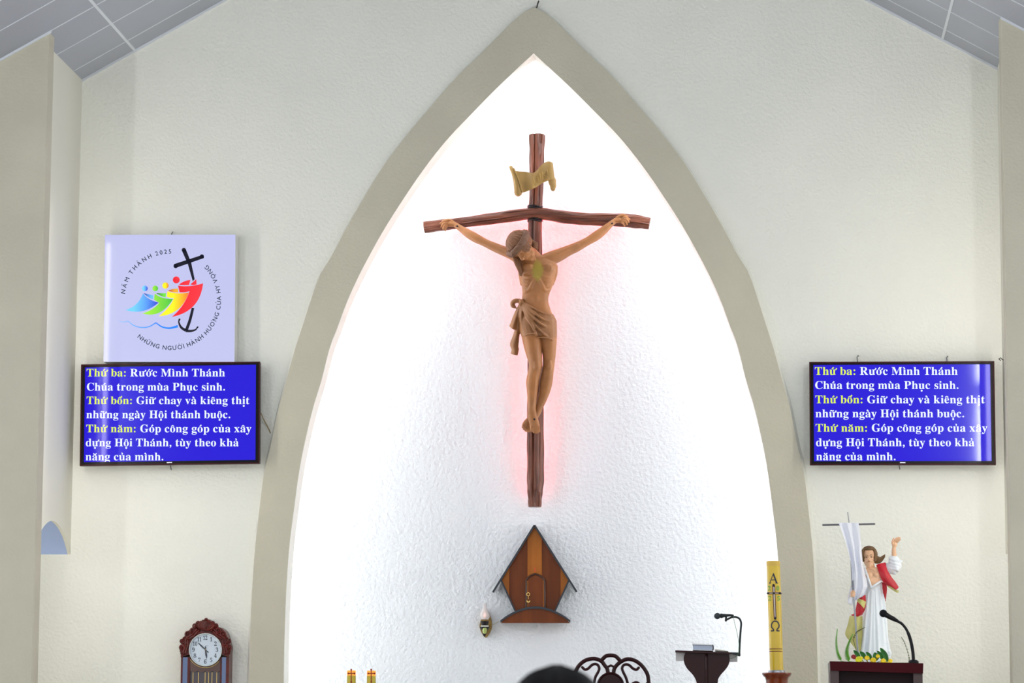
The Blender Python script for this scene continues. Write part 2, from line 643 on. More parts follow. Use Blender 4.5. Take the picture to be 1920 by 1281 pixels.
# lamps of the room ------------------------------------------------------------
def glow_mat(name, rgb, strength):
    m = bpy.data.materials.new(name)
    m.use_nodes = True
    b = m.node_tree.nodes['Principled BSDF']
    b.inputs['Base Color'].default_value = (.8, .8, .8, 1)
    b.inputs['Emission Color'].default_value = (*lin(rgb), 1)
    b.inputs['Emission Strength'].default_value = strength
    return m
white_plastic = mat('white_plastic', (235, 235, 235), 0.4)
niche_glow = glow_mat('niche_glow', (244, 249, 255), NICHE_LAMP)
side_glow = glow_mat('side_tube_glow', (255, 250, 242), SIDE_LAMP)
passage_fill = glow_mat('passage_fill_glow', (240, 246, 255), 14.0)
nave_glow = glow_mat('nave_tube_glow', (246, 250, 255), NAVE_LAMP)
for s in (-1, 1):
    # strip of light following the back of the arch
    pts = [(s * (x + .17), .27, z + (.0 if x > .25 else .12)) for x, z in RIN if z > 1.0]
    t = thing('strip_light', pts[0], 'white light strip behind the %s side of the pointed arch' % ('left' if s < 0 else 'right'), 'light strip', 'light strips behind the arch')
    mb = MB(); mb.tube(pts[::2], .02, 8, rnd=False); mb.build('glowing_tube', niche_glow, t)
    mb = MB(); mb.tube([(p[0] + s * .03, p[1] - .045, p[2]) for p in pts[::2]], .03, 6, rnd=False); mb.build('channel', white_plastic, t)
    # upright tube hidden behind the pier
    x = s * 3.078
    t = thing('tube_light', (x, PY + .18, 4.2), 'upright fluorescent tube behind the %s pier edge' % ('left' if s < 0 else 'right'), 'lamp', 'tubes behind the piers')
    mb = MB(); mb.tube([(x, PY + .19, 1.75), (x, PY + .19, 3.3), (x, PY + .19, 4.9)], .013, 10); mb.build('glowing_tube', side_glow, t)
    mb = MB(); mb.box((x - .02, PY + .152, 1.7), (x + .02, PY + .172, 4.95)); mb.build('fitting', white_plastic, t)
    # nave pier with two upright tubes that mirror in the screens
    mb = MB(); mb.box((3.48 if s > 0 else -4.7, -6.35, 0), (3.83 if s > 0 else -4.32, -6.03, 5.2))
    structure(mb, 'trim_%d' % (4 if s < 0 else 5), cream_smooth)
for s, x, rows in ((-1, -4.245, [(3.86, 4.66)]), (1, 3.41, [(3.80, 4.32), (4.52, 4.70)])):
    for za, zb in rows:
        t = thing('tube_light', (x, -6, za), 'upright fluorescent tube on the %s nave pier, %s' % ('left' if s < 0 else 'right', 'short' if zb - za < .3 else 'long'), 'lamp', 'tubes on the nave piers')
        mb = MB(); mb.tube([(x, -6, za), (x, -6, zb)], .034, 12); mb.build('glowing_tube', nave_glow, t)
        mb = MB(); xs = (x + .036, x + .072) if s > 0 else (x - .036, x - .077); mb.box((xs[0], -6.03, za), (xs[1], -6.01, zb)); mb.build('fitting', white_plastic, t)

for s in (-1, 1):  # added lamps, unseen, that brighten the dark side passages
    x = s * 3.9
    t = thing('tube_light', (x, -.6, 3.27), 'added tube light that brightens the side passage behind the %s wall' % ('left' if s < 0 else 'right'), 'lamp', 'added fill tubes in the side passages')
    mb = MB(); mb.tube([(x, -1.0, 3.25), (x, -.1, 3.25)], .02, 10); mb.build('glowing_tube', passage_fill, t)
    mb = MB(); mb.box((x - .03, -1.05, 3.27), (x + .03, -.05, 3.3)); mb.build('fitting', white_plastic, t)

# ------------------------------------------------------------------ crucifix
YC = 0.56                                    # plane through the front of the cross
U = 0.003652                                 # metres per photo pixel at that plane
def K(px, py, d=0.0):
    """photo spot at the cross, d metres out towards the nave"""
    return W(px, py, YC - d)

wood = mat('carved_red_wood', (130, 74, 54), 0.40, rgb2=(72, 38, 26), vscale=30, stretch=(1, 1, .12), bump=.5, bscale=30, bdist=.01, spec=.45, detail=6)
wood_h = mat('carved_red_wood_beam', (130, 74, 54), 0.40, rgb2=(72, 38, 26), vscale=30, stretch=(.12, 1, 1), bump=.5, bscale=30, bdist=.01, spec=.45, detail=6)
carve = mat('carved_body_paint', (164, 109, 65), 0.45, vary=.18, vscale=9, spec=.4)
hair_m = mat('carved_hair_paint', (120, 80, 54), 0.6, vary=.22, vscale=25, spec=.3)
thorn_m = mat('carved_crown_paint', (110, 74, 50), 0.6, vary=.2, vscale=30)
cloth_m = mat('carved_cloth_paint', (150, 100, 58), 0.5, vary=.15, vscale=8)
gold_cl = mat('carved_scroll_paint', (158, 126, 68), 0.5, vary=.18, vscale=10)
iron = mat('dark_iron', (38, 34, 36), 0.4, metal=.5)
red_glow = glow_mat('red_strip_glow', (255, 24, 20), RED_LAMP)

def log(mb, path, n=48, seed=1, deep=.17):
    """a hewn log: path of (x, y, z, radius); long grooves run along it"""
    rng = random.Random(seed)
    g = [(rng.uniform(0, 2 * pi), rng.choice((3, 5, 8, 11, 17)), rng.uniform(.4, 1)) for _ in range(7)]
    s = spline(path, 9)
    rings = []
    pa = None
    for i, q in enumerate(s):
        p = q[:3]
        t = s[min(i + 1, len(s) - 1)][:3] - s[max(i - 1, 0)][:3]
        t = t / np.linalg.norm(t)
        base = np.array((0, 1.0, 0)) if pa is None else pa
        a = base - t * np.dot(base, t); a /= np.linalg.norm(a); pa = a
        b = np.cross(t, a)
        ring = []
        for k in range(n):
            th = 2 * pi * k / n
            m = sum(w * sin(f * th + ph + .25 * sin(i * .35 + ph)) for ph, f, w in g) / 4
            m -= 1.3 * max(0, sin(7 * th + .5 * sin(i * .13 + seed) + seed)) ** 10 + .8 * max(0, sin(11 * th + .7 * sin(i * .21) + 2 * seed)) ** 14
            ring.append(p + (a * cos(th) + b * sin(th)) * q[3] * (1 + deep * m + .025 * sin(i * .9 + seed + 2 * th)))
        rings.append(ring)
    return mb.rings(rings)

cruc = thing('crucifix', K(1003, 610, -.1), 'large carved wooden crucifix with rough log cross hung on the white niche wall', 'crucifix')
mb = MB()
log(mb, [(*K(1007, 253, -.055), 15 * U), (*K(1006, 300, -.055), 13.5 * U), (*K(1005.5, 360, -.055), 12.3 * U), (*K(1003, 430, -.055), 12.6 * U), (*K(1003, 560, -.055), 13 * U),
         (*K(1003, 700, -.055), 13.5 * U), (*K(1004, 800, -.055), 15 * U), (*K(1004, 890, -.055), 15.5 * U), (*K(1003, 925, -.055), 13.5 * U), (*K(1003, 951, -.055), 11.5 * U)], 44, 3)
mb.build('cross_upright', wood, cruc)
mb = MB()
log(mb, [(*K(795, 426, -.02), 11 * U), (*K(830, 421.5, -.02), 10.6 * U), (*K(870, 417, -.02), 10 * U), (*K(935, 408, -.02), 11 * U), (*K(1003, 400, -.02), 10.6 * U), (*K(1060, 407, -.02), 11.8 * U),
         (*K(1100, 411, -.02), 12 * U), (*K(1150, 411.5, -.02), 12.2 * U), (*K(1190, 414.5, -.02), 12.6 * U), (*K(1218, 419, -.02), 11.2 * U)], 40, 8)
mb.build('cross_beam', wood_h, cruc)
# wire lashing where the logs cross
mb = MB()
for yy in (388, 391.5, 411, 414.5):
    c = K(1003.5, yy, -.055)
    mb.tube([c + np.array((13.6 * U * cos(t), 13.6 * U * sin(t), .006 * sin(2 * t))) for t in np.linspace(0, 2 * pi, 25)], .006, 6, rnd=False)
mb.build('lashing', iron, cruc)
# glowing strip fixed to the back of the cross
mb = MB()
mb.tube([K(1004, 425, -.195), K(1004, 660, -.195), K(1004, 920, -.195)], .012, 8)
mb.tube([K(850, 422, -.17), K(930, 413, -.185), K(1003, 405, -.195), K(1100, 416, -.185), K(1175, 417, -.165)], .012, 8)
mb.build('red_light_strip', red_glow, cruc)
# two brackets that hold it to the wall
for yy in (330, 880):
    a = K(1004, yy, -.1); b = K(1004, yy, -.255)
    mb = MB(); mb.tube([a, b], .012, 8, rnd=False)
    mb.build('wall_bracket', iron, cruc)

# --- the carved body, one surface
mb = MB()
def ring_px(cx, cy, rx, ry, d, tilt=0.0, n=30, sq=2.0, back=1.0):
    out = []
    for k in range(n):
        t = 2 * pi * k / n
        c, s_ = cos(t), sin(t)
        ex = 2.0 / sq
        x = abs(c) ** ex * (1 if c >= 0 else -1); y = abs(s_) ** ex * (1 if s_ >= 0 else -1)
        out.append(K(cx + rx * x, cy + tilt * rx * x, d + (ry if y > 0 else ry * back) * y))
    return out
TORSO = [(1004, 478, 20, .052, .085, .0), (1005, 484, 34, .062, .09, -.02), (1007, 495, 36, .074, .10, 0), (1008, 508, 34, .08, .105, 0), (1008, 522, 31.5, .08, .105, 0), (1007, 538, 28.5, .072, .10, 0),
         (1004.5, 552, 25.2, .062, .098, 0), (1003, 564, 25, .060, .10, 0), (1004.5, 578, 27, .064, .10, 0), (1007.5, 594, 29.5, .068, .098, 0), (1009, 610, 31, .07, .095, 0), (1010, 622, 30, .066, .09, 0)]
mb.rings([ring_px(*q[:5], q[5], sq=2.25, n=64) for q in spline(TORSO, 4)])
def lk(pts, **kw):
    """limb from (px, py, depth, radius px)"""
    kw['n'] = 26 if max(p[3] for p in pts) > 6 else 12
    limb(mb, [(*K(a, b, d), r * U) for a, b, d, r in pts], **kw)
def front(px, py):
    """depth of the torso's skin at a spot"""
    ys = [q[1] for q in TORSO]
    i = min(max(int(np.searchsorted(ys, py)), 1), len(ys) - 1)
    t = (py - ys[i - 1]) / (ys[i] - ys[i - 1])
    cx, _, rx, ry, d, _t = [a + (b - a) * t for a, b in zip(TORSO[i - 1], TORSO[i])]
    return d + ry * sqrt(max(0, 1 - min(1, abs((px - cx) / rx)) ** 2.25))
def relief(pts, r, up=0.0):
    n_ = len(pts) - 1
    lk([(x, y, front(x, y) + up - r * U * .55 - .004 * (i in (0, n_)), r * (.6 if i in (0, n_) else 1)) for i, (x, y) in enumerate(pts)], n=8, per=4)
# chest, ribs, belly
for cx, k in ((990.5, -1), (1025.5, 1)):
    mb.ball(K(cx, 503, front(cx, 503) - .018), (14.5 * U, .034, 10.5 * U))
for i in range(5):
    y = 518 + i * 6.2
    relief([(1000 - i * 1.4, y - 1 + i * .8), (992 - i, y + 1.5 + i * .3), (984, y + .5), (979.5 + i * .5, y - 4)], 3.0, .004)
    relief([(1014 + i * 1.6, y - 1 + i * .8), (1022 + i * .6, y + 1.5), (1030, y + .5), (1035.5 - i * 1.0, y - 4)], 3.0, .004)
relief([(1006, 520), (1000, 530), (994, 541), (984, 551)], 4, .006)
relief([(1008, 520), (1014, 530), (1020, 541), (1028, 551)], 4, .006)
relief([(1007, 494), (1007.5, 505), (1007, 517)], 1.6, -.002)
mb.ball(K(1005, 562, front(1005, 562) - .03), (14 * U, .036, 15 * U))
lk([(1005, 490, .14, 3), (1014, 485, .145, 2.8), (1026, 482, .13, 2.8), (1036, 481, .11, 3)], n=8)
lk([(1000, 491, .14, 3), (992, 488, .14, 2.8), (982, 485, .125, 2.8), (974, 484, .105, 3)], n=8)
# neck
lk([(1004, 486, .10, 13), (1000, 478, .125, 11), (992, 471, .15, 10.5), (985, 466, .165, 10)])
# arms
lk([(990, 489, .10, 13), (975, 484.5, .10, 12.6), (961, 477, .095, 10.8), (944, 470.5, .09, 9.2), (926, 463, .082, 8.4), (913, 457, .075, 7.6), (905, 453, .07, 7.6), (894, 447.5, .066, 8.6), (880, 439.5, .06, 8.2), (866, 430, .052, 6.2), (855, 422.5, .045, 5.0), (849, 419.5, .04, 5.2)], n=14)
lk([(1022, 489, .10, 13), (1037, 483, .10, 13), (1050, 477.5, .095, 12), (1066, 470, .09, 10), (1082, 463, .084, 9), (1096, 455.5, .078, 8.0), (1105, 450.5, .072, 8.0), (1117, 443, .068, 8.8), (1130, 433.5, .06, 8.0), (1142, 423, .052, 6.2), (1151, 415.5, .045, 5), (1157, 412.5, .04, 5.2)], n=14)
# elbow and muscle ridges
lk([(970, 478, .13, 4), (950, 470, .12, 4.4), (930, 462, .105, 3)], n=8)
lk([(1046, 476, .13, 4), (1064, 468, .12, 4.6), (1084, 459, .11, 3)], n=8)
lk([(1040, 500, .09, 6), (1038, 515, .085, 7), (1034, 532, .08, 5)], n=8)
lk([(976, 500, .09, 5), (978, 515, .085, 6), (980, 532, .08, 5)], n=8)
def hand(palm, wrist, bases, mids, tips, thumb):
    mb.ball(K(*palm), (7.2 * U, .016, 6.3 * U))
    lk([(wrist[0], wrist[1], wrist[2], 4.8), (palm[0], palm[1], palm[2], 5.4)], n=10)
    for b, m, t in zip(bases, mids, tips):
        lk([(*b, 2.1), (*m, 2.15), (*t, 1.75)], n=8, per=4)
    lk([(q[0], q[1], q[2], r) for q, r in zip(thumb, (3.0, 2.5, 2.1, 1.7))], n=8, per=4)
hand((843.5, 419.5, .045), (853, 421.5, .045),
     [(840, 415.5, .05), (839, 418.5, .052), (838.5, 421.6, .052), (839, 424.4, .05)],
     [(832.5, 414.8, .074), (831.5, 419.2, .08), (833, 423.6, .08), (835.5, 427, .074)],
     [(825.5, 419.5, .086), (827.3, 425.6, .09), (830.8, 429.6, .088), (835, 432.2, .08)],
     [(849, 416, .048), (843, 412.8, .056), (836, 412.8, .06), (829.5, 414.6, .06)])
hand((1161.5, 412.5, .045), (1152, 414.5, .045),
     [(1166, 409, .05), (1167, 412, .052), (1166.5, 415, .052), (1165.5, 417.8, .05)],
     [(1173.5, 407.6, .072), (1174.5, 411.5, .08), (1173, 416, .08), (1169.6, 420, .074)],
     [(1180.5, 411.6, .08), (1179, 417, .088), (1175.5, 421, .088), (1171, 423.6, .08)],
     [(1156.5, 409, .048), (1163, 404.8, .058), (1170.5, 403.6, .062), (1177, 405.8, .06)])
# legs
lk([(994, 606, .095, 20), (996, 625, .115, 19), (998, 645, .145, 16.8), (1001, 664, .175, 14.6), (1004, 680, .195, 12.6), (1003.5, 690, .19, 12), (1001, 702, .165, 12), (998.5, 716, .14, 12), (998, 732, .12, 10.4), (997.5, 750, .105, 8.6), (997, 766, .10, 7.6), (996.5, 778, .105, 8)], n=16)
lk([(1005, 677, .215, 7), (1006, 686, .222, 7.5), (1004.5, 694, .205, 5.5)], n=10)
lk([(1004, 698, .20, 4), (1003, 715, .175, 3.6), (1001, 740, .135, 3), (999, 760, .12, 3)], n=8)
lk([(1024, 606, .09, 19.5), (1027, 628, .10, 17.5), (1029, 650, .125, 14.4), (1029.5, 670, .145, 12.0), (1028.5, 686, .155, 11), (1027, 696, .145, 11.2), (1024.5, 712, .115, 12.2), (1022, 728, .09, 11.4), (1017.5, 745, .07, 9.4), (1012, 760, .06, 7.8), (1007, 773, .055, 7.2), (1002, 782, .055, 7)], n=16)
lk([(1029.5, 680, .185, 5.5), (1029.5, 689, .185, 6), (1028, 696, .17, 4.5)], n=10)
# feet, one laid over the other
lk([(997, 770, .10, 8), (998, 780, .115, 8.6), (1000.5, 790, .125, 9.2), (1003, 799, .13, 9.2)], n=14, flat=.75, ref=(0, 1, 0))
for i, (bx, by, tx, ty, r) in enumerate(((996.5, 799, 997.2, 808, 2.7), (1000, 801, 1001, 811, 2.2), (1003.5, 802, 1004.8, 812, 2.1), (1006.8, 801, 1008.3, 811.3, 2.0), (1010, 799.5, 1011.5, 809.5, 1.8))):
    lk([(bx, by, .142, r), ((bx + tx) / 2, (by + ty) / 2, .15, r), (tx, ty, .138, r * .9)], n=8, per=3)
lk([(1003, 780, .06, 7), (996, 787, .07, 7.6), (989, 794, .078, 8), (986, 799, .08, 8)], n=12, flat=.7, ref=(0, 1, 0))
for bx, by, tx, ty, r in ((982, 796, 979.6, 801.5, 2.0), (983.5, 799, 982, 805.2, 2.0), (986, 801, 985, 808, 2.0), (989, 803, 988.6, 809.6, 2.0), (992.5, 803, 992.6, 809.4, 2.2)):
    lk([(bx, by, .088, r), ((bx + tx) / 2, (by + ty) / 2, .096, r), (tx, ty, .086, r * .9)], n=8, per=3)

# head: leaning onto the left shoulder as seen, face turned down to the left
def frame(up, fwd):
    u = np.array(up, float); u /= np.linalg.norm(u)
    f = np.array(fwd, float); f -= u * np.dot(u, f); f /= np.linalg.norm(f)
    r = np.cross(f, u)
    return r, f, u
def head_prims(mb, c, up, fwd, h, beard=True):
    """c centre of the head, h its height; local axes r (side), f (face), u (up)"""
    r, f, u = frame(up, fwd)
    c = np.array(c, float)
    def L(x, y, z): return c + (r * x + f * y + u * z) * h
    ax = (r, f, u)
    mb.ball(L(0, -.06, .13), (.335 * h, .42 * h, .37 * h), 20, 14, ax)
    mb.ball(L(0, .08, -.12), (.27 * h, .30 * h, .36 * h), 18, 12, ax)
    mb.ball(L(0, .17, -.30), (.18 * h, .2 * h, .17 * h), 14, 9, ax)
    def lb(p, **k): limb(mb, [(*L(*q[:3]), q[3] * h) for q in p], n=8, per=4)
    lb([(0, .335, .10, .045), (0, .40, .0, .05), (0, .455, -.075, .06), (0, .40, -.10, .05)])
    lb([(-.055, .385, -.085, .035), (.055, .385, -.085, .035)])
    for s in (-1, 1):
        lb([(s * .04, .35, .115, .04), (s * .13, .345, .13, .045), (s * .22, .27, .10, .04)])
        mb.ball(L(s * .125, .318, .035), (.062 * h, .045 * h, .04 * h), 10, 7, ax)
        mb.ball(L(s * .17, .25, -.075), (.085 * h, .08 * h, .07 * h), 10, 7, ax)
        mb.ball(L(s * .335, -.02, .0), (.035 * h, .07 * h, .11 * h), 10, 7, ax)
    lb([(-.09, .345, -.195, .02), (0, .375, -.185, .03), (.09, .345, -.195, .02)])
    lb([(-.075, .345, -.225, .02), (0, .37, -.23, .034), (.075, .345, -.225, .02)])
    if beard:
        for x, z, q in ((0, -.40, .12), (-.10, -.34, .12), (.10, -.34, .12), (-.18, -.25, .1), (.18, -.25, .1), (-.22, -.14, .08), (.22, -.14, .08), (-.045, -.47, .075), (.045, -.47, .075)):
            mb.ball(L(x, .24 - abs(x) * .5, z), q * h, 10, 7)
        lb([(-.13, .33, -.2, .03), (-.06, .375, -.155, .035), (0, .385, -.15, .03), (.06, .375, -.155, .035), (.13, .33, -.2, .03)])
    return L
HC = K(979.5, 464.5, .185)
HU = (-.76, -.50, .40)
HF = (-.30, -.62, -.72)
HH = .205
Lh = head_prims(mb, HC, HU, HF, HH)
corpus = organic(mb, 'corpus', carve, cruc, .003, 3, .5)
sub(corpus, cruc)

# ochre patch with a ragged edge on the breast, mixed into the body colour
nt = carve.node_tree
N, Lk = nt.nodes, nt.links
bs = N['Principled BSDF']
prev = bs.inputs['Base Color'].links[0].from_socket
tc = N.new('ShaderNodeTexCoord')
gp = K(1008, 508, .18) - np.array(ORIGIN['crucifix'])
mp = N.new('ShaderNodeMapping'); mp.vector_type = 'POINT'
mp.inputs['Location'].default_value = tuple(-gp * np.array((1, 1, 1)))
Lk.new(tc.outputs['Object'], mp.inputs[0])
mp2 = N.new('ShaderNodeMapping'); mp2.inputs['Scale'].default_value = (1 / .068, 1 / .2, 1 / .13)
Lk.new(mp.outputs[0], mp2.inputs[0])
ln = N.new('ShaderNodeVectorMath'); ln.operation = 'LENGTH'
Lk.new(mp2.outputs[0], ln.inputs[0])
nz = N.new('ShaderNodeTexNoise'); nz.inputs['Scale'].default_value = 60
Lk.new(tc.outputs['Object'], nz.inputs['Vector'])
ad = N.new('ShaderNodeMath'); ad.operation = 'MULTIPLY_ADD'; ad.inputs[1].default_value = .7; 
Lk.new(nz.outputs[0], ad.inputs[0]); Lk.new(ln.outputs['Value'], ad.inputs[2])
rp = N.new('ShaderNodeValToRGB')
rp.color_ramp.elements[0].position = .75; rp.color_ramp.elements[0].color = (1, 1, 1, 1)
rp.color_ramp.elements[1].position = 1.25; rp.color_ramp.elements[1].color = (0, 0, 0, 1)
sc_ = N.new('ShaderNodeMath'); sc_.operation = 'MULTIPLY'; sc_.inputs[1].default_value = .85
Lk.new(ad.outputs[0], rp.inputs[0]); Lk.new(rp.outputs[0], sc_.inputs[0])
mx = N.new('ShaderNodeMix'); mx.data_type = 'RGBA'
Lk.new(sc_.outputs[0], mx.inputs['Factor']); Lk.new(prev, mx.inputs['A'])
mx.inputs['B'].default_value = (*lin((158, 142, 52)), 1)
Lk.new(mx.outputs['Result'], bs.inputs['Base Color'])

# hair: strands laid over the skull and hanging from it
mb = MB()
rng = random.Random(5)
def hp(x, y, z): return Lh(x, y, z)
def skull(th, ph, k=1.06):
    """point on the skull: th round the head from the face, ph height angle"""
    return hp(.345 * k * cos(ph) * sin(th), -.06 + .43 * k * cos(ph) * cos(th), .13 + .385 * k * sin(ph))
for i in range(34):
    th = -.95 + 1.9 * i / 33
    pts = [np.array(skull(th * (1 + .10 * k), 1.5 - k * .27, 1.07 + .02 * sin(2.2 * k + i))) for k in range(4)]
    limb(mb, [(*p, .0145 * (1 - .12 * k)) for k, p in enumerate(pts)], n=7, per=3)
for i in range(46):
    th = (-1 if i % 2 else 1) * (.75 + 2.4 * (i // 2) / 22 + rng.uniform(-.04, .04))
    pts = []
    for k in range(8):
        ph = 1.45 - k * .30
        q = skull(th + .05 * sin(k * 1.3 + i), ph, 1.07 + .02 * sin(2.2 * k + i))
        pts.append(np.array(q))
    limb(mb, [(*p, .0145 * (1 - .05 * k)) for k, p in enumerate(pts)], n=7, per=3)
def lockpx(pts, r):
    limb(mb, [(*K(*p), r * U * (1 - .6 * i / (len(pts) - 1) if i else .9)) for i, p in enumerate(pts)], n=8, per=4)
for k in range(7):
    o = k * 1.7
    lockpx([(962 + o, 476, .19 - .006 * k), (965 + o, 486, .205 - .008 * k), (967 + o * .9, 494 + (k % 2) * 2, .21 - .008 * k), (971 + o * .6, 503, .205 - .006 * k), (974 + .5 * o, 511 + (k % 3), .20 - .005 * k), (976 + .25 * o, 517 - k % 4, .195)], 3.6)
for k in range(7):
    o = k * 2.4
    lockpx([(978, 443 + o * .7, .20 - .004 * k), (986, 446 + o * .75, .205 - .008 * k), (994, 449 + o * .8 + (k % 2), .195 - .008 * k), (1001, 453 + o * .7, .18), (1008, 457 + o * .7 + (k % 2) * 2, .165)], 3.4)
mb.build('hair', hair_m, corpus)

# crown of woven thorns
mb = MB()
for j in range(3):
    pts = []
    for k in range(49):
        t = 2 * pi * k / 48
        w = 5 * t + j * 2 * pi / 3
        pts.append(hp((.405 + .03 * cos(w)) * sin(t), -.06 + (.49 + .03 * cos(w)) * cos(t), .20 + .10 * cos(t) + .05 * sin(w)))
    mb.tube(pts, .0155, 8, rnd=False)
for k in range(22):
    t = 2 * pi * k / 22
    a = hp(.42 * sin(t), -.06 + .5 * cos(t), .20 + .10 * cos(t)); b = hp(.50 * sin(t + .12), -.06 + .58 * cos(t + .12), .20 + .10 * cos(t) + .08 * (-1) ** k)
    mb.tube([a, b], [.006, .0012], 5, rnd=False)
mb.build('crown_of_thorns', thorn_m, corpus)

# loincloth with knot and hanging tails
mb = MB()
rs = []
for cy, cx, rx, ry, d, tl in ((579, 1005, 27.6, .072, .10, .42), (586, 1006, 29, .075, .10, .36), (596, 1007.5, 30.5, .078, .10, .25), (608, 1009, 32.2, .082, .10, .14), (620, 1010, 33, .08, .10, .08), (630, 1010, 33, .076, .10, .06)):
    rs.append(ring_px(cx, cy, rx, ry, d, tl, 32, 2.2))
mb.rings(rs)
limb(mb, [(*K(993, 604, .10), 21.5 * U), (*K(994.5, 618, .115), 20.4 * U), (*K(996.5, 629, .13), 18.6 * U)], n=18)
limb(mb, [(*K(1024, 604, .095), 20 * U), (*K(1026, 622, .10), 18.6 * U), (*K(1027, 636, .11), 17.2 * U)], n=18)
def cfront(px, py): return front(px, min(py, 621)) + .022
def fold(pts, r):
    limb(mb, [(*K(x, y, cfront(x, y) + e - r * U * .5), r * U) for x, y, e in pts], n=8, per=5)
fold([(981, 567, 0), (996, 575, .004), (1014, 585, .002), (1032, 591, -.01)], 2.0)
fold([(981, 570, 0), (996, 582, .008), (1014, 596, .008), (1034, 604, -.01)], 2.6)
fold([(981, 572, 0), (994, 588, .01), (1012, 606, .012), (1036, 620, -.008)], 2.8)
fold([(982, 574, 0), (992, 594, .014), (1008, 615, .018), (1024, 630, .01), (1040, 640, -.012)], 2.8)
fold([(981, 575, 0), (986, 592, .012), (996, 608, .026), (1006, 628, .035)], 2.6)
fold([(979, 576, 0), (980, 590, .0), (982, 604, .012)], 2.4)
fold([(979, 632, .03), (988, 627, .045), (998, 625.5, .05), (1006, 628, .045)], 1.5)
fold([(1010, 633, .03), (1022, 633, .035), (1033, 636, .028), (1041, 642, .0)], 1.6)
# knot
mb.ball(K(977, 566.5, .135), (5.4 * U, .02, 5 * U))
limb(mb, [(*K(974, 562, .14), 2.4 * U), (*K(978, 565, .155), 3 * U), (*K(982, 570, .15), 2.4 * U), (*K(985, 577, .14), 1.6 * U)], n=8)
limb(mb, [(*K(981, 562, .14), 2.2 * U), (*K(977, 566, .16), 2.6 * U), (*K(975, 572, .15), 2.2 * U)], n=8)
limb(mb, [(*K(975, 565, .13), 4 * U), (*K(968, 564, .135), 4.4 * U), (*K(962, 567, .13), 4.6 * U), (*K(961.5, 573, .12), 4 * U), (*K(965, 576, .12), 3 * U)], n=10, flat=1.3)
# tails: wavy sheets with thickness
def tail(rows, th=.012):
    """rows: (list of (px, py, depth)) across the tail, top to bottom"""
    q = [spline(r, 4) for r in rows]
    q = [list(z) for z in zip(*[spline([row[k] for row in q], 4) for k in range(len(q[0]))])]
    rings = []
    for row in q:
        f_ = [K(*p) for p in row]
        b_ = [K(p[0], p[1], p[2] - th) for p in row[::-1]]
        rings.append(f_ + b_)
    mb.rings(rings)
tail([[(973, 570, .14), (976, 570, .145), (979, 571, .14)], [(964, 588, .12), (969, 589, .145), (973, 590, .13)], [(957, 606, .11), (963, 607, .15), (969, 608, .125)], [(954.5, 612, .11), (960, 617, .155), (967, 619, .13)]])
tail([[(974, 572, .13), (977, 572, .135), (980, 572, .13)], [(968, 600, .10), (972, 600, .125), (976, 602, .105)], [(963, 625, .095), (968, 628, .125), (974, 630, .1)], [(956, 645, .09), (963, 648, .125), (972, 650, .10)], [(959, 655, .1), (965, 656, .12), (973, 655, .1)], [(957.5, 663, .095), (964, 666, .115), (970.5, 667, .1)]])
tail([[(976, 572, .15), (979, 573, .155), (981, 573, .15)], [(972, 592, .14), (977, 593, .165), (981, 592, .15)], [(974, 612, .135), (979, 615, .165), (983, 612, .15)], [(979, 628, .14), (981, 629, .155), (984, 624, .15)]])
lc = organic(mb, 'loincloth', cloth_m, corpus, .0042, 3, .5)

# nails
for x, y, d in ((857, 424, .075), (1148, 419, .075), (1002, 786, .165)):
    mb = MB(); mb.tube([K(x, y, d), K(x, y, d - .05)], .007, 8)
    mb.build('nail', iron, corpus)

# scroll above the head
mb = MB()
top = [(966, 320.5, .09), (975, 321.5, .085), (984, 322, .08), (992, 323.5, .085), (999, 324.5, .10), (1006, 320, .09), (1012, 313, .08), (1018, 307, .085), (1025, 303.5, .095), (1031, 303, .10), (1036.5, 305.5, .09)]
bot = [(972, 362, .09), (978, 361.5, .085), (985, 360, .08), (991, 357.5, .085), (998, 354.5, .10), (1006, 351, .09), (1013, 346, .08), (1020, 342, .085), (1027, 339, .095), (1034, 336.5, .10), (1040, 336, .09)]
ts, bs_ = spline(top, 3), spline(bot, 3)
rings = []
for a, b in zip(ts, bs_):
    fr = [K(*(a + (b - a) * k / 6)) for k in range(7)]
    bk = [K(a[0] + (b[0] - a[0]) * k / 6, a[1] + (b[1] - a[1]) * k / 6, a[2] - .014) for k in range(6, -1, -1)]
    rings.append(fr + bk)
mb.rings(rings)
limb(mb, [(*K(958, 314, .10), 3.2 * U), (*K(963, 325, .105), 4 * U), (*K(968, 341, .11), 5.4 * U), (*K(971, 356, .11), 7 * U), (*K(971.5, 361, .11), 7.6 * U)], n=14)
limb(mb, [(*K(957, 317, .125), 1.3 * U), (*K(962, 328, .132), 1.6 * U), (*K(966.5, 344, .145), 1.8 * U), (*K(967, 358, .15), 2 * U)], n=8)
limb(mb, [(*K(963, 316, .115), 1.3 * U), (*K(969, 328, .12), 1.5 * U), (*K(975, 345, .125), 1.7 * U), (*K(979, 359, .125), 1.9 * U)], n=8)
for (x, y), r, hgt in (((1035.5, 341), 7.6, 4.5), ((1037, 346.5), 6.2, 4), ((1036.5, 351.5), 5, 4)):
    limb(mb, [(*K(x - .4, y - hgt * .6, .07), r * U), (*K(x + .4, y + hgt * .6, .07), r * U * .93)], n=14, flat=.8)
scroll = mb.build('scroll', gold_cl, cruc)
mb = MB()
for pts in ([(999.5, 332), (1001.5, 339), (1003.5, 347)], [(1010, 342.5), (1007.5, 330), (1014.5, 338), (1012, 325.5)], [(1018, 335), (1016.5, 322), (1020, 319), (1022, 323), (1017.5, 328), (1023, 331)], [(1026, 318), (1027.5, 329)]):
    mb.tube([K(x, y, .098) for x, y in pts], .0035, 6)
mb.build('raised_lettering', gold_cl, scroll)

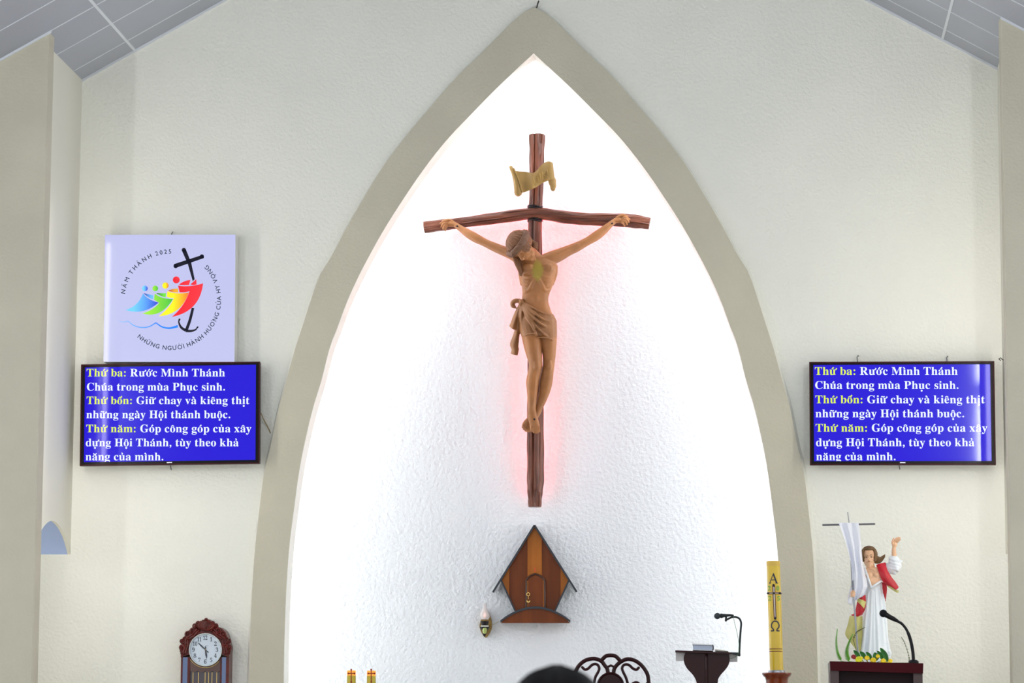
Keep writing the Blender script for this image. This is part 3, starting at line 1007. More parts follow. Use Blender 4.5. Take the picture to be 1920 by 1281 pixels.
# ------------------------------------------------------------------ tabernacle
YT = niche_y(0.0) - .14
TU = .0036
mahog = mat('mahogany', (120, 60, 24), .35, rgb2=(100, 48, 18), vscale=14, stretch=(1, 1, .08), spec=.2)
oak = mat('golden_wood', (170, 100, 34), .35, rgb2=(150, 84, 26), vscale=14, stretch=(1, 1, .08), spec=.2)
black_trim = mat('dark_blue_black_trim', (30, 36, 46), .35, spec=.5)
brass = mat('brass', (214, 180, 110), .25, metal=1.0)
tab = thing('tabernacle', W(1003, 1168, .6), 'small wooden tabernacle cupboard with steep gable roof and arched door on the niche wall', 'tabernacle')
def T(X, Y, d=0.0):
    """spot of the detail view (4.119 px per photo px) at d metres before the box front"""
    return W(880 + X / 4.1194, 970 + Y / 4.1194, YT - d)
def slab(mb, pts, d0, d1):
    mb.prism([T(x, y, d1) for x, y in pts], T(*pts[0], d0) - T(*pts[0], d1))
mb = MB()
DB = -.12
house = [(503, 75), (768, 492), (662, 725), (348, 725), (245, 488)]
slab(mb, house, DB, 0)
mb.build('body', mahog, tab)
for q in ([(449, 160), (503, 75), (560, 165), (560, 470), (449, 470)], [(308, 390), (308, 610), (250, 492)], [(705, 394), (764, 490), (705, 612)]):
    mb = MB(); slab(mb, q, 0, .006)
    mb.build('inlay', oak, tab)
mb = MB()
def bar(mb, a, b, w, d0, d1):
    v = np.array((b[0] - a[0], b[1] - a[1]), float); v /= np.linalg.norm(v)
    n = np.array((-v[1], v[0])) * w / 2
    slab(mb, [(a[0] + n[0], a[1] + n[1]), (b[0] + n[0], b[1] + n[1]), (b[0] - n[0], b[1] - n[1]), (a[0] - n[0], a[1] - n[1])], d0, d1)
bar(mb, (503, 62), (182, 580), 15, DB, .03); bar(mb, (503, 62), (830, 578), 15, DB, .03)
mb.build('roof', black_trim, tab)
for a, b in (((246, 486), (352, 722)), ((768, 490), (662, 724))):
    mb = MB(); bar(mb, a, b, 12, DB, .012)
    mb.build('edge_trim', black_trim, tab)
arc_t = [(240 + 540 * k / 16, 806 - 108 * sin(pi * k / 16) ** .85) for k in range(17)]
mb = MB()
slab(mb, [(243, 818)] + [(x, y + 4) for x, y in arc_t[1:-1]] + [(777, 818)], DB, .05)
mb.build('base', mahog, tab)
mb = MB()
lo = [(x, y + 9) for x, y in arc_t]; hi = [(x, y - 9) for x, y in arc_t]
for k in range(16):
    slab(mb, [lo[k], lo[k + 1], hi[k + 1], hi[k]], DB, .06)
mb.build('base_molding', black_trim, tab)
mb = MB()
darc = [(440, 700), (440, 490), (452, 470), (478, 450), (510, 438), (545, 452), (572, 474), (582, 492), (586, 700)]
slab(mb, darc, 0, .018)
door = mb.build('door', mahog, tab)
mb = MB()
for a, b in zip(darc[:-1], darc[1:]):
    pa, pb = T(*a, .02), T(*b, .02)
    mb.tube([pa, pb], .0075, 8)
mb.build('door_frame', mat('dark_molding', (66, 34, 20), .35, coat=.2), tab)
for q in ([(442, 500), (455, 486), (455, 698), (442, 698)], [(568, 488), (581, 500), (582, 698), (570, 698)]):
    mb = MB(); slab(mb, q, .018, .021)
    mb.build('door_inlay', oak, door)
mb = MB()
c = T(455, 596, .024)
mb.tube([c + np.array((.011 * cos(t), 0, .011 * sin(t))) for t in np.linspace(0, 2 * pi, 17)], .004, 6, rnd=False)
mb.tube([T(455, 610, .024), T(456, 632, .024)], .003, 6)
c = T(456, 648, .026)
mb.tube([c + np.array((.011 * cos(t), 0, .009 * sin(t))) for t in np.linspace(pi * .9, 2.1 * pi, 13)], .0035, 6)
mb.tube([c + np.array((-.011, 0, .002)), c + np.array((0, 0, -.006)), c + np.array((.011, 0, .002))], .003, 6)
mb.build('key_and_lock', brass, door)
mb = MB()
mb.tube([T(506, 392, .012), T(506, 424, .012)], .0035, 6)
mb.build('red_cross_stud', mat('red_lacquer', (190, 70, 30), .4), tab)

# sanctuary lamp beside it
YL = niche_y(W(909, 1165, .7)[0])
lamp = thing('sanctuary_lamp', W(909, 1196, YL - .06), 'small brass wall lamp with frosted glass chimney left of the tabernacle', 'lamp')
def LP(px, py, d=0.0): return W(px, py, YL - .11 - d)
mb = MB()
ringp = [(906.5, 1142.5), (916, 1149), (921, 1162), (922, 1176), (918, 1187), (910, 1196), (902, 1185), (899, 1174), (901, 1165)]
mb.prism([W(x, y, YL - .03) for x, y in spline(ringp, 3)], (0, .045, 0))
mb.build('back_plate', mat('aged_brass', (150, 122, 70), .4, metal=.7, vary=.3, vscale=30), lamp)
mb = MB()
c = LP(908.5, 1167)
mb.lathe(c + np.array((0, 0, -.088)), [(.004, -.01), (.010, 0), (.016, .03), (.032, .048), (.036, .055), (.018, .062), (.026, .08), (.03, .095)], 18)
mb.tube([LP(908.5, 1178), W(908.5, 1180, YL - .02)], .009, 8)
mb.build('oil_font', iron, lamp)
mb = MB()
mb.tube([LP(902.5, 1174.2, .036), LP(915, 1174.2, .036)], .004, 8)
mb.build('white_band', mat('ivory', (236, 234, 224), .4), lamp)
mb = MB()
mb.ball(LP(908.8, 1182, .022), (.016, .012, .026), 12, 8)
mb.build('green_bead', mat('olive_glass', (168, 182, 96), .2, coat=.5), lamp)
mb = MB()
c = LP(908.8, 1162)
prof = [(.024, 0), (.034, .012), (.036, .024), (.030, .044), (.020, .062), (.0145, .085), (.0135, .112)]
mb.lathe(c, prof + [(r - .002, h) for r, h in prof[::-1]], 20)
gl = bpy.data.materials.new('frosted_chimney_glass'); gl.use_nodes = True
b = gl.node_tree.nodes['Principled BSDF']
b.inputs['Base Color'].default_value = (.98, .95, .94, 1); b.inputs['Roughness'].default_value = .25; b.inputs['Transmission Weight'].default_value = .55
mb.build('glass_chimney', gl, lamp)
mb = MB(); mb.ball(c + np.array((0, 0, .03)), (.009, .009, .02), 10, 8)
mb.build('flame_bulb', glow_mat('lamp_flame_glow', (255, 190, 170), 2.0), lamp)
mb = MB(); mb.tube([W(921, 1174, YL - .012), W(928, 1169.5, YL - .01), W(935.5, 1165.5, YL - .01)], .0022, 6)
mb.build('cord', mat('beige_cord', (190, 186, 170), .6), lamp)

# ------------------------------------------------------------------ screens and the lit board
def print_mat(name, rgb, glow):
    """ink or pixels of something lit from behind"""
    m = bpy.data.materials.new(name); m.use_nodes = True
    b = m.node_tree.nodes['Principled BSDF']
    c = lin(rgb)
    b.inputs['Base Color'].default_value = tuple(v * .06 for v in c) + (1,)
    b.inputs['Roughness'].default_value = .06
    b.inputs['Specular IOR Level'].default_value = .14
    b.inputs['Coat Weight'].default_value = .14
    b.inputs['Coat Roughness'].default_value = .2
    b.inputs['Emission Color'].default_value = (*c, 1)
    b.inputs['Emission Strength'].default_value = glow
    return m
scr_blue = print_mat('screen_blue', (30, 3, 220), .92)
scr_white = print_mat('screen_white', (240, 250, 255), .95)
scr_yellow = print_mat('screen_yellow', (226, 246, 84), .95)
bezel_m = mat('glossy_black_bezel', (6, 5, 9), .25, spec=.12)
frame_m = mat('dark_red_frame', (54, 10, 15), .3, spec=.12)
casing_m = mat('black_casing', (26, 26, 28), .5)
silver = mat('brushed_silver', (190, 192, 196), .3, metal=1.0)

LINES = [('Thứ ba:', ' Rước Mình Thánh'), ('', 'Chúa trong mùa Phục sinh.'), ('Thứ bốn:', ' Giữ chay và kiêng thịt'), ('', 'những ngày Hội thánh buộc.'),
         ('Thứ năm:', ' Góp công góp của xây'), ('', 'dựng Hội Thánh, tùy theo khả'), ('', 'năng của mình.')]

def television(corners, lines_px, side, label):
    """corners of the frame in the photo: tl, tr, br, bl; lines_px: (x start, x end, baseline y)"""
    YF, TH = -.135, .075
    P = [W(x, y, YF) for x, y in corners]
    c = sum(P) / 4
    ex = ((P[1] - P[0]) + (P[2] - P[3])) / 2; w = np.linalg.norm(ex); ex /= w
    ez = ((P[0] - P[3]) + (P[1] - P[2])) / 2; h = np.linalg.norm(ez); ez = np.cross(ex, (0, 1.0, 0)); ez /= np.linalg.norm(ez)
    ey = np.array((0, 1.0, 0))
    def Q(x, z, d=0.0): return c + ex * x + ez * z - ey * d
    t = thing('television', Q(0, -h / 2, -.03), label, 'television', 'wall televisions')
    def bx(mb, x0, x1, z0, z1, d0, d1):
        mb.hexa([Q(x0, z0, d1), Q(x1, z0, d1), Q(x1, z0, d0), Q(x0, z0, d0), Q(x0, z1, d1), Q(x1, z1, d1), Q(x1, z1, d0), Q(x0, z1, d0)])
    a, b = w / 2, h / 2
    mb = MB()
    for x0, x1, z0, z1 in ((-a, a, b - .01, b), (-a, a, -b, -b + .01), (-a, -a + .01, -b + .01, b - .01), (a - .01, a, -b + .01, b - .01)):
        bx(mb, x0, x1, z0, z1, -.03, .006)
    mb.build('frame', frame_m, t)
    mb = MB(); bx(mb, -a + .003, a - .003, -b + .003, b - .003, -.06, -.004); mb.build('casing', casing_m, t)
    mb = MB()
    g = .0105; k = .027; kt = .020; kb = .026
    for x0, x1, z0, z1 in ((-a + g, a - g, b - kt, b - g), (-a + g, a - g, -b + g, -b + kb), (-a + g, -a + k, -b + kb, b - kt), (a - k, a - g, -b + kb, b - kt)):
        bx(mb, x0, x1, z0, z1, -.01, .002)
    mb.build('bezel', bezel_m, t)
    mb = MB(); bx(mb, -a + k, a - k, -b + kb, b - kt, -.012, -.001)
    scr = mb.build('screen', scr_blue, t)
    mb = MB(); bx(mb, -.018, .018, -b + .013, -b + .019, 0, .004); mb.build('badge', silver, t)
    # wall bracket
    mb = MB()
    mb.hexa([Q(-.25, -.18, -.06), Q(.25, -.18, -.06), Q(.25, -.18, YF), Q(-.25, -.18, YF), Q(-.25, .18, -.06), Q(.25, .18, -.06), Q(.25, .18, YF), Q(-.25, .18, YF)])
    mb.build('wall_bracket', casing_m, t)
    # writing
    mb = MB()
    zmin = -b + kb
    for (yel, whi), (xa, xb, yb) in zip(LINES, lines_px):
        s = yel + whi
        chars, width = text_line(s)
        A, B = W(xa, yb, YF), W(xb, yb, YF)
        def loc(p):
            d = p - c
            return np.dot(d, ex), np.dot(d, ez)
        (x0, z0), (x1, z1) = loc(A), loc(B)
        sx = (x1 - x0) / (width - .03)
        sz = 14.3 * .00351 / .66
        for v, f, i in chars:
            mb.cur = 0 if i < len(yel) else 1
            pts = []
            for p in v:
                xx = x0 + p[0] * sx
                zz = z0 + (z1 - z0) * (xx - x0) / (x1 - x0) + p[1] * sz
                pts.append((xx, max(zz, zmin + .001)))
            mb.add([Q(x, z, .0003) for x, z in pts], [fc for fc in f])
    o = mb.build('screen_lettering', [scr_yellow, scr_white], scr, smooth=False)
    return t, Q, a, b

RX = lambda x: 1490 + x / 4.465
LX = lambda x: 140 + x / 2.725
television([(152, 682.5), (486.5, 679.5), (487.5, 868.5), (150, 875.5)],
           [(LX(60), LX(768), 706), (LX(60), LX(770), 732.5), (LX(60), LX(893), 758), (LX(58), LX(797), 784.3), (LX(58), LX(903), 810.8), (LX(55), LX(838), 837), (LX(54), LX(455), 863.5)],
           -1, 'wall television with blue screen hung under the square lit anniversary board')
television([(1516, 679), (1863.5, 677.5), (1868, 872), (1520, 872.5)],
           [(RX(168), RX(1365), 703), (RX(168), RX(1375), 729.5), (RX(172), RX(1592), 756.3), (RX(172), RX(1422), 782.7), (RX(174), RX(1614), 809.6), (RX(176), RX(1505), 836.8), (RX(178), RX(848), 863.2)],
           1, 'wall television with blue screen above the robed statue')

# square lit board with the anniversary emblem
YBF = -.13
def B2(X, Y, d=0.0):
    """spot of the detail view (4.929 px per photo px)"""
    return W(180 + X / 4.929, 430 + Y / 4.929, YBF - d)
board = thing('sign_board', W(318, 681, YBF + .05), 'square pale lavender lit board with coloured anniversary emblem above the television', 'sign')
cn = [B2(82, 52), B2(1285, 50), B2(1275, 1222), B2(70, 1222)]
mb = MB(); mb.prism(cn, (0, .012, 0))
panel = mb.build('panel', print_mat('lit_lavender_panel', (206, 209, 252), .86), board)
mb = MB(); mb.prism([p + np.array((0, .012, 0)) for p in [B2(78, 48), B2(1289, 46), B2(1279, 1224), B2(66, 1224)]], (0, .105, 0))
mb.build('case', mat('white_aluminium', (226, 226, 222), .4), board)
ink = print_mat('black_ink', (30, 30, 46), .8)
ink_txt = print_mat('grey_ink', (46, 60, 78), .7)
def poly(name, m, pts, d=.001):
    mb = MB(); mb.prism([B2(x, y, d) for x, y in pts], (0, .0015, 0))
    return mb.build(name, m, panel, smooth=False)
def bz(*segs, n=10):
    """outline from quadratic pieces: (start, control, end)"""
    out = []
    for a, b, c in segs:
        for k in range(n):
            t = k / n
            out.append(((1 - t) ** 2 * a[0] + 2 * t * (1 - t) * b[0] + t * t * c[0], (1 - t) ** 2 * a[1] + 2 * t * (1 - t) * b[1] + t * t * c[1]))
    return out
def disc(name, m, x, y, r):
    return poly(name, m, [(x + r * cos(2 * pi * k / 28), y + r * sin(2 * pi * k / 28)) for k in range(28)], .001)
g_blue = gradient_mat('blue_ink', (110, 196, 250), (52, 70, 206), 0, .25, .95)
g_blue2 = gradient_mat('blue_ink_fold', (54, 66, 170), (100, 180, 250), 0, .1, .8)
g_green = gradient_mat('green_ink', (150, 222, 60), (70, 186, 66), 0, .2, .95)
g_green2 = gradient_mat('green_ink_fold', (44, 120, 50), (110, 214, 70), 0, .1, .8)
g_yel = gradient_mat('yellow_ink', (250, 232, 40), (226, 116, 46), 0, .45, .98)
g_yel2 = gradient_mat('yellow_ink_fold', (200, 92, 40), (240, 178, 50), 0, .1, .9)
g_red = gradient_mat('red_ink', (232, 32, 44), (236, 58, 70), 0, 0, 1)
mid = (0, 0)
poly('blue_figure', g_blue, bz(((435, 592), (470, 650), (578, 678)), ((578, 678), (440, 800), (272, 746)), ((272, 746), (390, 715), (435, 592))))
poly('blue_figure_fold', g_blue2, bz(((440, 590), (485, 600), (530, 612)), ((530, 612), (528, 630), (526, 648)), ((526, 648), (475, 630), (440, 590))))
disc('blue_figure_head', g_blue, 452, 547, 26)
poly('green_figure', g_green, bz(((545, 594), (600, 645), (712, 645)), ((712, 645), (600, 830), (428, 778)), ((428, 778), (530, 750), (584, 680)), ((584, 680), (560, 668), (538, 650)), ((538, 650), (538, 620), (545, 594))))
poly('green_figure_fold', g_green2, bz(((556, 590), (600, 592), (648, 592)), ((648, 592), (645, 610), (644, 630)), ((644, 630), (600, 622), (556, 590))))
disc('green_figure_head', g_green, 548, 547, 26)
poly('yellow_figure', g_yel, bz(((660, 572), (740, 605), (858, 585)), ((858, 585), (790, 790), (580, 804)), ((580, 804), (680, 730), (720, 636)), ((720, 636), (690, 636), (655, 625)), ((655, 625), (655, 600), (660, 572))))
poly('yellow_figure_fold', g_yel2, bz(((664, 568), (700, 550), (756, 548)), ((756, 548), (758, 565), (762, 584)), ((762, 584), (710, 586), (664, 568))))
disc('yellow_figure_head', g_yel, 642, 520, 29)
poly('red_figure', g_red, bz(((758, 520), (850, 540), (990, 500)), ((990, 500), (960, 760), (702, 810)), ((702, 810), (820, 710), (864, 572)), ((864, 572), (815, 588), (772, 582)), ((772, 582), (765, 550), (758, 520))))
poly('red_figure_fold', g_red, bz(((766, 512), (810, 475), (872, 468)), ((872, 468), (866, 490), (860, 514)), ((860, 514), (815, 520), (766, 512))))
poly('red_figure_sail', g_red, [(872, 510), (926, 462), (930, 510), (900, 516)])
disc('red_figure_head', g_red, 742, 468, 32)
def tapered(pts, ws):
    s = spline([(x, y, w) for (x, y), w in zip(pts, ws)], 6)
    q = [(p[0], p[1]) for p in s]
    v, f = stroke2(q, [p[2] for p in s])
    return [v[2 * i] for i in range(len(q))] + [v[2 * i + 1] for i in range(len(q) - 1, -1, -1)]
def rounded_bar(name, pts, w, d=.001):
    mb = MB()
    v, f = stroke2(pts, w)
    n = len(pts)
    mb.prism([B2(x, y, d) for x, y in [v[2 * i] for i in range(n)] + [v[2 * i + 1] for i in range(n - 1, -1, -1)]], (0, .0015, 0))
    for x, y in (pts[0], pts[-1]):
        mb.prism([B2(x + w / 2 * cos(2 * pi * k / 20), y + w / 2 * sin(2 * pi * k / 20), d) for k in range(20)], (0, .0015, 0))
    return mb.build(name, ink, panel, smooth=False)
mb = MB()
def add_poly(pts, d=.0008):
    mb.prism([B2(x, y, d) for x, y in pts], (0, .0012, 0))
add_poly([(793, 196), (830, 184), (880, 310), (912, 462), (894, 480), (848, 320)])
add_poly([(716 + 4, 322), (992, 234), (998, 266), (730, 360)])
for x, y in ((812, 192), (736, 340), (978, 252)):
    add_poly([(x + 20 * cos(2 * pi * k / 20), y + 20 * sin(2 * pi * k / 20)) for k in range(20)])
mb.build('cross', ink, panel, smooth=False)
mb = MB()
add_poly(tapered([(896, 728), (868, 840), (834, 935)], [24, 26, 28]))
add_poly(tapered([(768, 828), (766, 862), (788, 908), (830, 936)], [8, 14, 22, 26]))
add_poly(tapered([(828, 938), (876, 940), (920, 928), (940, 900)], [26, 22, 14, 8]))
add_poly([(760, 838), (774, 822), (782, 832), (772, 850)])
add_poly([(928, 906), (945, 894), (946, 912), (934, 916)])
mb.build('anchor', ink, panel, smooth=False)
mb = MB()
add_poly(tapered([(210, 852), (255, 858), (298, 852), (345, 888), (420, 908), (490, 900), (555, 864)], [3, 6, 7, 9, 10, 10, 10]))
add_poly(tapered([(553, 864), (610, 902), (680, 914), (756, 896)], [10, 13, 16, 22]))
mb.build('wave_line', gradient_mat('wave_ink', (130, 180, 246), (44, 130, 248), 0, .0, .7), panel, smooth=False)

def arc_text(mb, s, cx, cy, R, t0, t1, size, outward=True, d=.001):
    """letters set round a circle; angles in degrees clockwise from the top; outward: letter tops point out"""
    items = []
    for ch in s:
        if ch == ' ':
            items.append((None, .30)); continue
        v, f, adv = composed(ch, False)
        items.append(((v, f), adv))
    tot = sum(a for _, a in items)
    x = 0.0
    for g, adv in items:
        if g:
            w = adv
            mid_ = (x + w / 2) / tot
            th = radians(t0 + (t1 - t0) * mid_)
            rad = np.array((sin(th), -cos(th)))
            tan = np.array((cos(th), sin(th)))
            up = rad if outward else -rad
            rt = tan if outward else -tan
            o = np.array((cx, cy)) + rad * R
            pts = [o + rt * ((p[0] - w / 2 + .02) * size) + up * ((p[1] - .36) * size) for p in g[0]]
            mb.add([B2(p[0], p[1], d) for p in pts], g[1])
        x += adv
mb = MB()
arc_text(mb, 'NĂM THÁNH 2025', 690, 650, 446, -84.5, 1.5, 56)
arc_text(mb, 'NHỮNG NGƯỜI HÀNH HƯƠNG CỦA HY VỌNG', 690, 650, 446, -133 - 4.5 + 360, 46, 56, outward=False)
mb.build('lettering', ink_txt, panel, smooth=False)

# ------------------------------------------------------------------ wall clock
YK = -.13
def C2(X, Y, d=0.0):
    return W(300 + X / 8.485, 1130 + Y / 8.485, YK - d)
ck = thing('wall_clock', W(385, 1400, YK + .1), 'carved red-brown pendulum wall clock with round white dial left of the arch', 'clock')
clockwood = mat('carved_rosewood', (92, 24, 16), .3, vary=.35, vscale=25, spec=.3, coat=.1)
mb = MB()
zb = C2(700, 2500)[2]
def colbox(mb, X0, X1, Y0, d0, d1, zlow):
    a, b = C2(X0, Y0), C2(X1, Y0)
    mb.box((a[0], YK - d1, zlow), (b[0], YK - d0, a[2]))
colbox(mb, 330, 1100, 860, -.13, -.02, zb)
mb.build('case', clockwood, ck)
mb = MB()
colbox(mb, 335, 362, 870, -.02, .0, zb); colbox(mb, 440, 480, 870, -.02, .0, zb)
colbox(mb, 960, 985, 870, -.02, .0, zb); colbox(mb, 1052, 1100, 870, -.02, .0, zb)
mb.build('door_stiles', clockwood, ck)
mirror = mat('mirror_glass', (96, 108, 134), .08, metal=1.0)
for X0, X1 in ((362, 440), (985, 1052)):
    mb = MB(); colbox(mb, X0, X1, 872, -.02, -.004, zb); mb.build('mirror_strip', mirror, ck)
mb = MB()
colbox(mb, 480, 960, 1000, -.02, -.012, zb)
dg_ = mb.build('door_glass', mat('smoked_glass', (58, 46, 56), .1, spec=.7), ck)
mb = MB()
a = [C2(480, 900), C2(960, 900), C2(960, 1085)] + [C2(960 - 240 * k / 6, 1085 + 30 * sin(pi * k / 3 * 1.0) ** 2) for k in range(1, 6)] + [C2(720, 1090)] + [C2(720 - 240 * k / 6, 1085 + 30 * sin(pi * k / 3) ** 2) for k in range(1, 6)] + [C2(480, 1085)]
mb.prism(a, (0, .008, 0))
mb.build('apron', mat('brown_panel', (92, 66, 60), .4), ck)
gold = mat('gold_line', (206, 176, 110), .3, metal=.8)
for X in (522, 607, 715, 770, 825, 900):
    mb = MB(); colbox(mb, X - 5, X + 5, 1110, -.012, -.009, zb); mb.build('gold_line', gold, dg_)
# carved head board: ring with scrolls
DC = (722, 752)
mb = MB()
N_ = 48
outer = []
def hb(t):
    """outline radius of the head board"""
    return 372 + 26 * max(0, cos(t * 3)) ** 4 * 0
shoulder = [(330, 870), (330, 800), (320, 720), (345, 650), (375, 560), (430, 470), (500, 415), (590, 385), (640, 330), (735, 255), (830, 330), (880, 385), (960, 400), (1030, 460), (1065, 540), (1090, 640), (1110, 720), (1100, 800), (1100, 870)]
so = spline(shoulder, 4)
inn = []
for x, y in so:
    t = atan2(y - DC[1], x - DC[0])
    inn.append((DC[0] + 262 * cos(t), DC[1] + 262 * sin(t)))
for (a0, a1), (b0, b1) in zip(zip(so[:-1], so[1:]), zip(inn[:-1], inn[1:])):
    mb.prism([C2(*a0, .01), C2(*a1, .01), C2(*b1, .01), C2(*b0, .01)], (0, .13, 0))
head = mb.build('head_board', clockwood, ck)
mb = MB()
u = .00041
def lobe(X, Y, r, ry=None, d=.012):
    mb.ball(C2(X, Y, d), (r * u, .018, (ry or r) * u), 14, 9)
for X, Y, r in ((735, 272, 30), (685, 300, 28), (785, 300, 28), (610, 330, 22), (855, 325, 22), (565, 375, 22), (895, 370, 22), (350, 610, 20), (1095, 605, 20), (352, 715, 22), (1085, 708, 22), (345, 800, 18), (1088, 800, 18)):
    lobe(X, Y, r)
for k in range(9):
    t = pi * (1.08 + .84 * k / 8)
    lobe(DC[0] + 318 * cos(t), DC[1] + 318 * sin(t), 24)
for k, X in enumerate((-110, -70, -35, 0, 35, 70, 110)):
    q = [(735 + X * .25, 445), (735 + X * 1.0, 395), (735 + X * 1.0, 350), (735 + X * .45, 300)]
    mb.tube([C2(x, y, .022) for x, y in spline(q, 4)], [.006 + .006 * sin(pi * i / 12) for i in range(13)], 8)
for s in (-1, 1):
    for r0, n0 in ((300, 0), (335, 1)):
        pts = [C2(DC[0] + (r0 + 14 * sin(9 * t)) * cos(t), DC[1] + (r0 + 14 * sin(9 * t)) * sin(t), .014) for t in np.linspace(-pi / 2 + s * .4, -pi / 2 + s * 1.75, 30)]
        mb.tube(pts, .009, 7)
def scroll_(X, Y, r, turn, s0=0.0, d=.014):
    pts = [C2(X + r * (1 - .82 * k / 22) * cos(s0 + turn * k * .42), Y + r * (1 - .82 * k / 22) * sin(s0 + turn * k * .42), d + .008 * k / 22) for k in range(23)]
    mb.tube(pts, [.0065 - .003 * k / 22 for k in range(23)], 8)
for s_, xo in ((1, 0), (-1, 1444)):
    for X, Y, r, a0 in ((352, 612, 40, 0), (356, 712, 46, 2.0), (352, 800, 38, 4.0), (562, 372, 46, 1.0), (612, 332, 32, 3.0), (450, 500, 50, 2.2), (520, 440, 46, .6), (410, 590, 44, 3.6), (400, 690, 40, 1.2), (640, 330, 26, 5)):
        scroll_(X if s_ > 0 else xo - X, Y, r, s_, a0 if s_ > 0 else pi - a0)
mb.build('carving', clockwood, head)
mb = MB()
ringc = lambda r, d: [C2(DC[0] + r * cos(2 * pi * k / 48), DC[1] + r * sin(2 * pi * k / 48), d) for k in range(48)]
mb.rings([ringc(262, -.02), ringc(262, .02), ringc(252, .02), ringc(248, .006)], cap=False)
mb.build('dial_rim', mat('silver_rim', (200, 206, 200), .25, metal=.7), ck)
mb = MB(); mb.prism(ringc(251, .004), (0, .02, 0))
dial = mb.build('dial', mat('satin_dial', (214, 226, 240), .35, vary=.04, vscale=12), ck)
mb = MB()
pts = [C2(DC[0] + 285 * cos(t), DC[1] + 285 * sin(t), .0) for t in np.linspace(.72, pi - .6, 24)]
mb.tube(pts, .0022, 6); mb.build('gold_arc', gold, ck)
num_m = mat('dark_numerals', (44, 50, 62), .5)
mb = MB()
for n in range(1, 13):
    t = radians(30 * n)
    x, y = DC[0] + 188 * sin(t) - 3, DC[1] - 190 * cos(t)
    ch, wd = text_line(str(n))
    sx, sy = 92 * (.72 if n > 9 else .9), 96
    for v, f, i in ch:
        mb.add([C2(x + (p[0] - wd / 2) * sx, y - (p[1] - .34) * sy, .005) for p in v], f)
mb.build('numerals', num_m, dial, smooth=False)
def hand_(name, tip, tail_, w, d):
    mb = MB()
    s = [tail_, ((tail_[0] + DC[0]) / 2, (tail_[1] + DC[1]) / 2), DC, ((tip[0] * .6 + DC[0] * .4), (tip[1] * .6 + DC[1] * .4)), tip]
    q = tapered(s, [w * .8, w * .5, w * .5, w, 3])
    mb.prism([C2(x, y, d) for x, y in q], (0, .0015, 0))
    mb.build(name, num_m, dial, smooth=False)
hand_('minute_hand', (598, 634), (770, 795), 20, .010)
hand_('hour_hand', (742, 890), (722, 700), 24, .008)
mb = MB(); mb.tube([C2(722, 690, .0125), C2(738, 912, .0125)], .0008, 5); mb.build('second_hand', num_m, dial)
mb = MB(); mb.tube([C2(*DC, .003), C2(*DC, .014)], .004, 10); mb.build('centre_cap', gold, dial)
mb = MB()
c_, wd_ = text_line('', False)
for y, w in ((686, 46),):
    mb.prism([C2(745 - w / 2, y - 2, .005), C2(745 + w / 2, y - 2, .005), C2(745 + w / 2, y + 2, .005), C2(745 - w / 2, y + 2, .005)], (0, .0008, 0))
mb.build('maker_mark', mat('grey_print', (140, 150, 165), .5), dial)

# ------------------------------------------------------------------ presider's chair
dark_wood = mat('dark_red_lacquer', (46, 8, 12), .28, vary=.2, vscale=6, spec=.22, coat=.05)
YH = -.42
def H(X, Y, d=0.0):
    """spot of the detail view (12 px per photo px)"""
    return W(1070 + X / 12.0, 1215 + Y / 12.0, YH - d)
HUU = .0036 / 12 * .97
chair = thing('armchair', (W(1147, 1281, YH)[0], YH, SF), 'dark carved wooden armchair with open scrolled back below the tabernacle', 'chair')
def strokeH(mb, pts, r, d=0.0):
    q = spline(pts, 6)
    mb.tube([H(x, y, d) for x, y in q], r, 10, ref=(0, 1, 0), flat=1.1)
mb = MB()
strokeH(mb, [(62, 900), (70, 700), (90, 590), (180, 410), (320, 290), (480, 246), (600, 258), (700, 310), (770, 400), (820, 470), (840, 560)], 46 * HUU)
strokeH(mb, [(700, 275), (790, 190), (900, 170), (1010, 190), (1105, 280)], 46 * HUU)
strokeH(mb, [(965, 560), (985, 470), (1040, 390), (1120, 320), (1230, 265), (1330, 256), (1460, 295), (1590, 390), (1690, 520), (1740, 640), (1755, 800), (1757, 900)], 46 * HUU)
mb.build('back_frame', dark_wood, chair)
for pts in ([(262, 440), (320, 488), (390, 470), (470, 395), (545, 365), (610, 390), (642, 460), (620, 540), (560, 650), (530, 780), (520, 900)], [(1530, 450), (1480, 492), (1400, 465), (1330, 400), (1260, 375), (1190, 395), (1158, 465), (1190, 560), (1240, 660), (1280, 790), (1290, 900)]):
    mb = MB(); strokeH(mb, pts, 32 * HUU); mb.build('back_scroll', dark_wood, chair)
mb = MB(); strokeH(mb, [(840, 425), (872, 415), (905, 396), (940, 415), (975, 425)], 26 * HUU); mb.build('finial', dark_wood, chair)
mb = MB()
cc = H(900, 860); rr = 300 * HUU
mb.prism([cc + np.array((rr * cos(2 * pi * k / 40), -.02, rr * 1.0 * sin(2 * pi * k / 40))) for k in range(40)], (0, .04, 0))
mb.tube([cc + np.array(((rr - .006) * cos(2 * pi * k / 40), -.022, (rr - .006) * sin(2 * pi * k / 40))) for k in range(41)], .008, 8, rnd=False)
mb.build('back_medallion', dark_wood, chair)
mb = MB(); strokeH(mb, [(1400, 800), (1470, 775), (1530, 800), (1560, 880)], 30 * HUU); mb.build('back_scroll', dark_wood, chair)
x0, x1 = H(70, 900)[0], H(1750, 900)[0]
zl = H(900, 900)[2]
xc = (x0 + x1) / 2
mb = MB(); mb.box((xc - .34, YH - .62, SF + .40), (xc + .34, YH + .02, SF + .47)); mb.build('seat', dark_wood, chair)
mb = MB()
mb.box((xc - .2, YH - .02, SF + .47), (xc + .2, YH + .02, cc[2] - rr * .8))
mb.build('back_splat', dark_wood, chair)
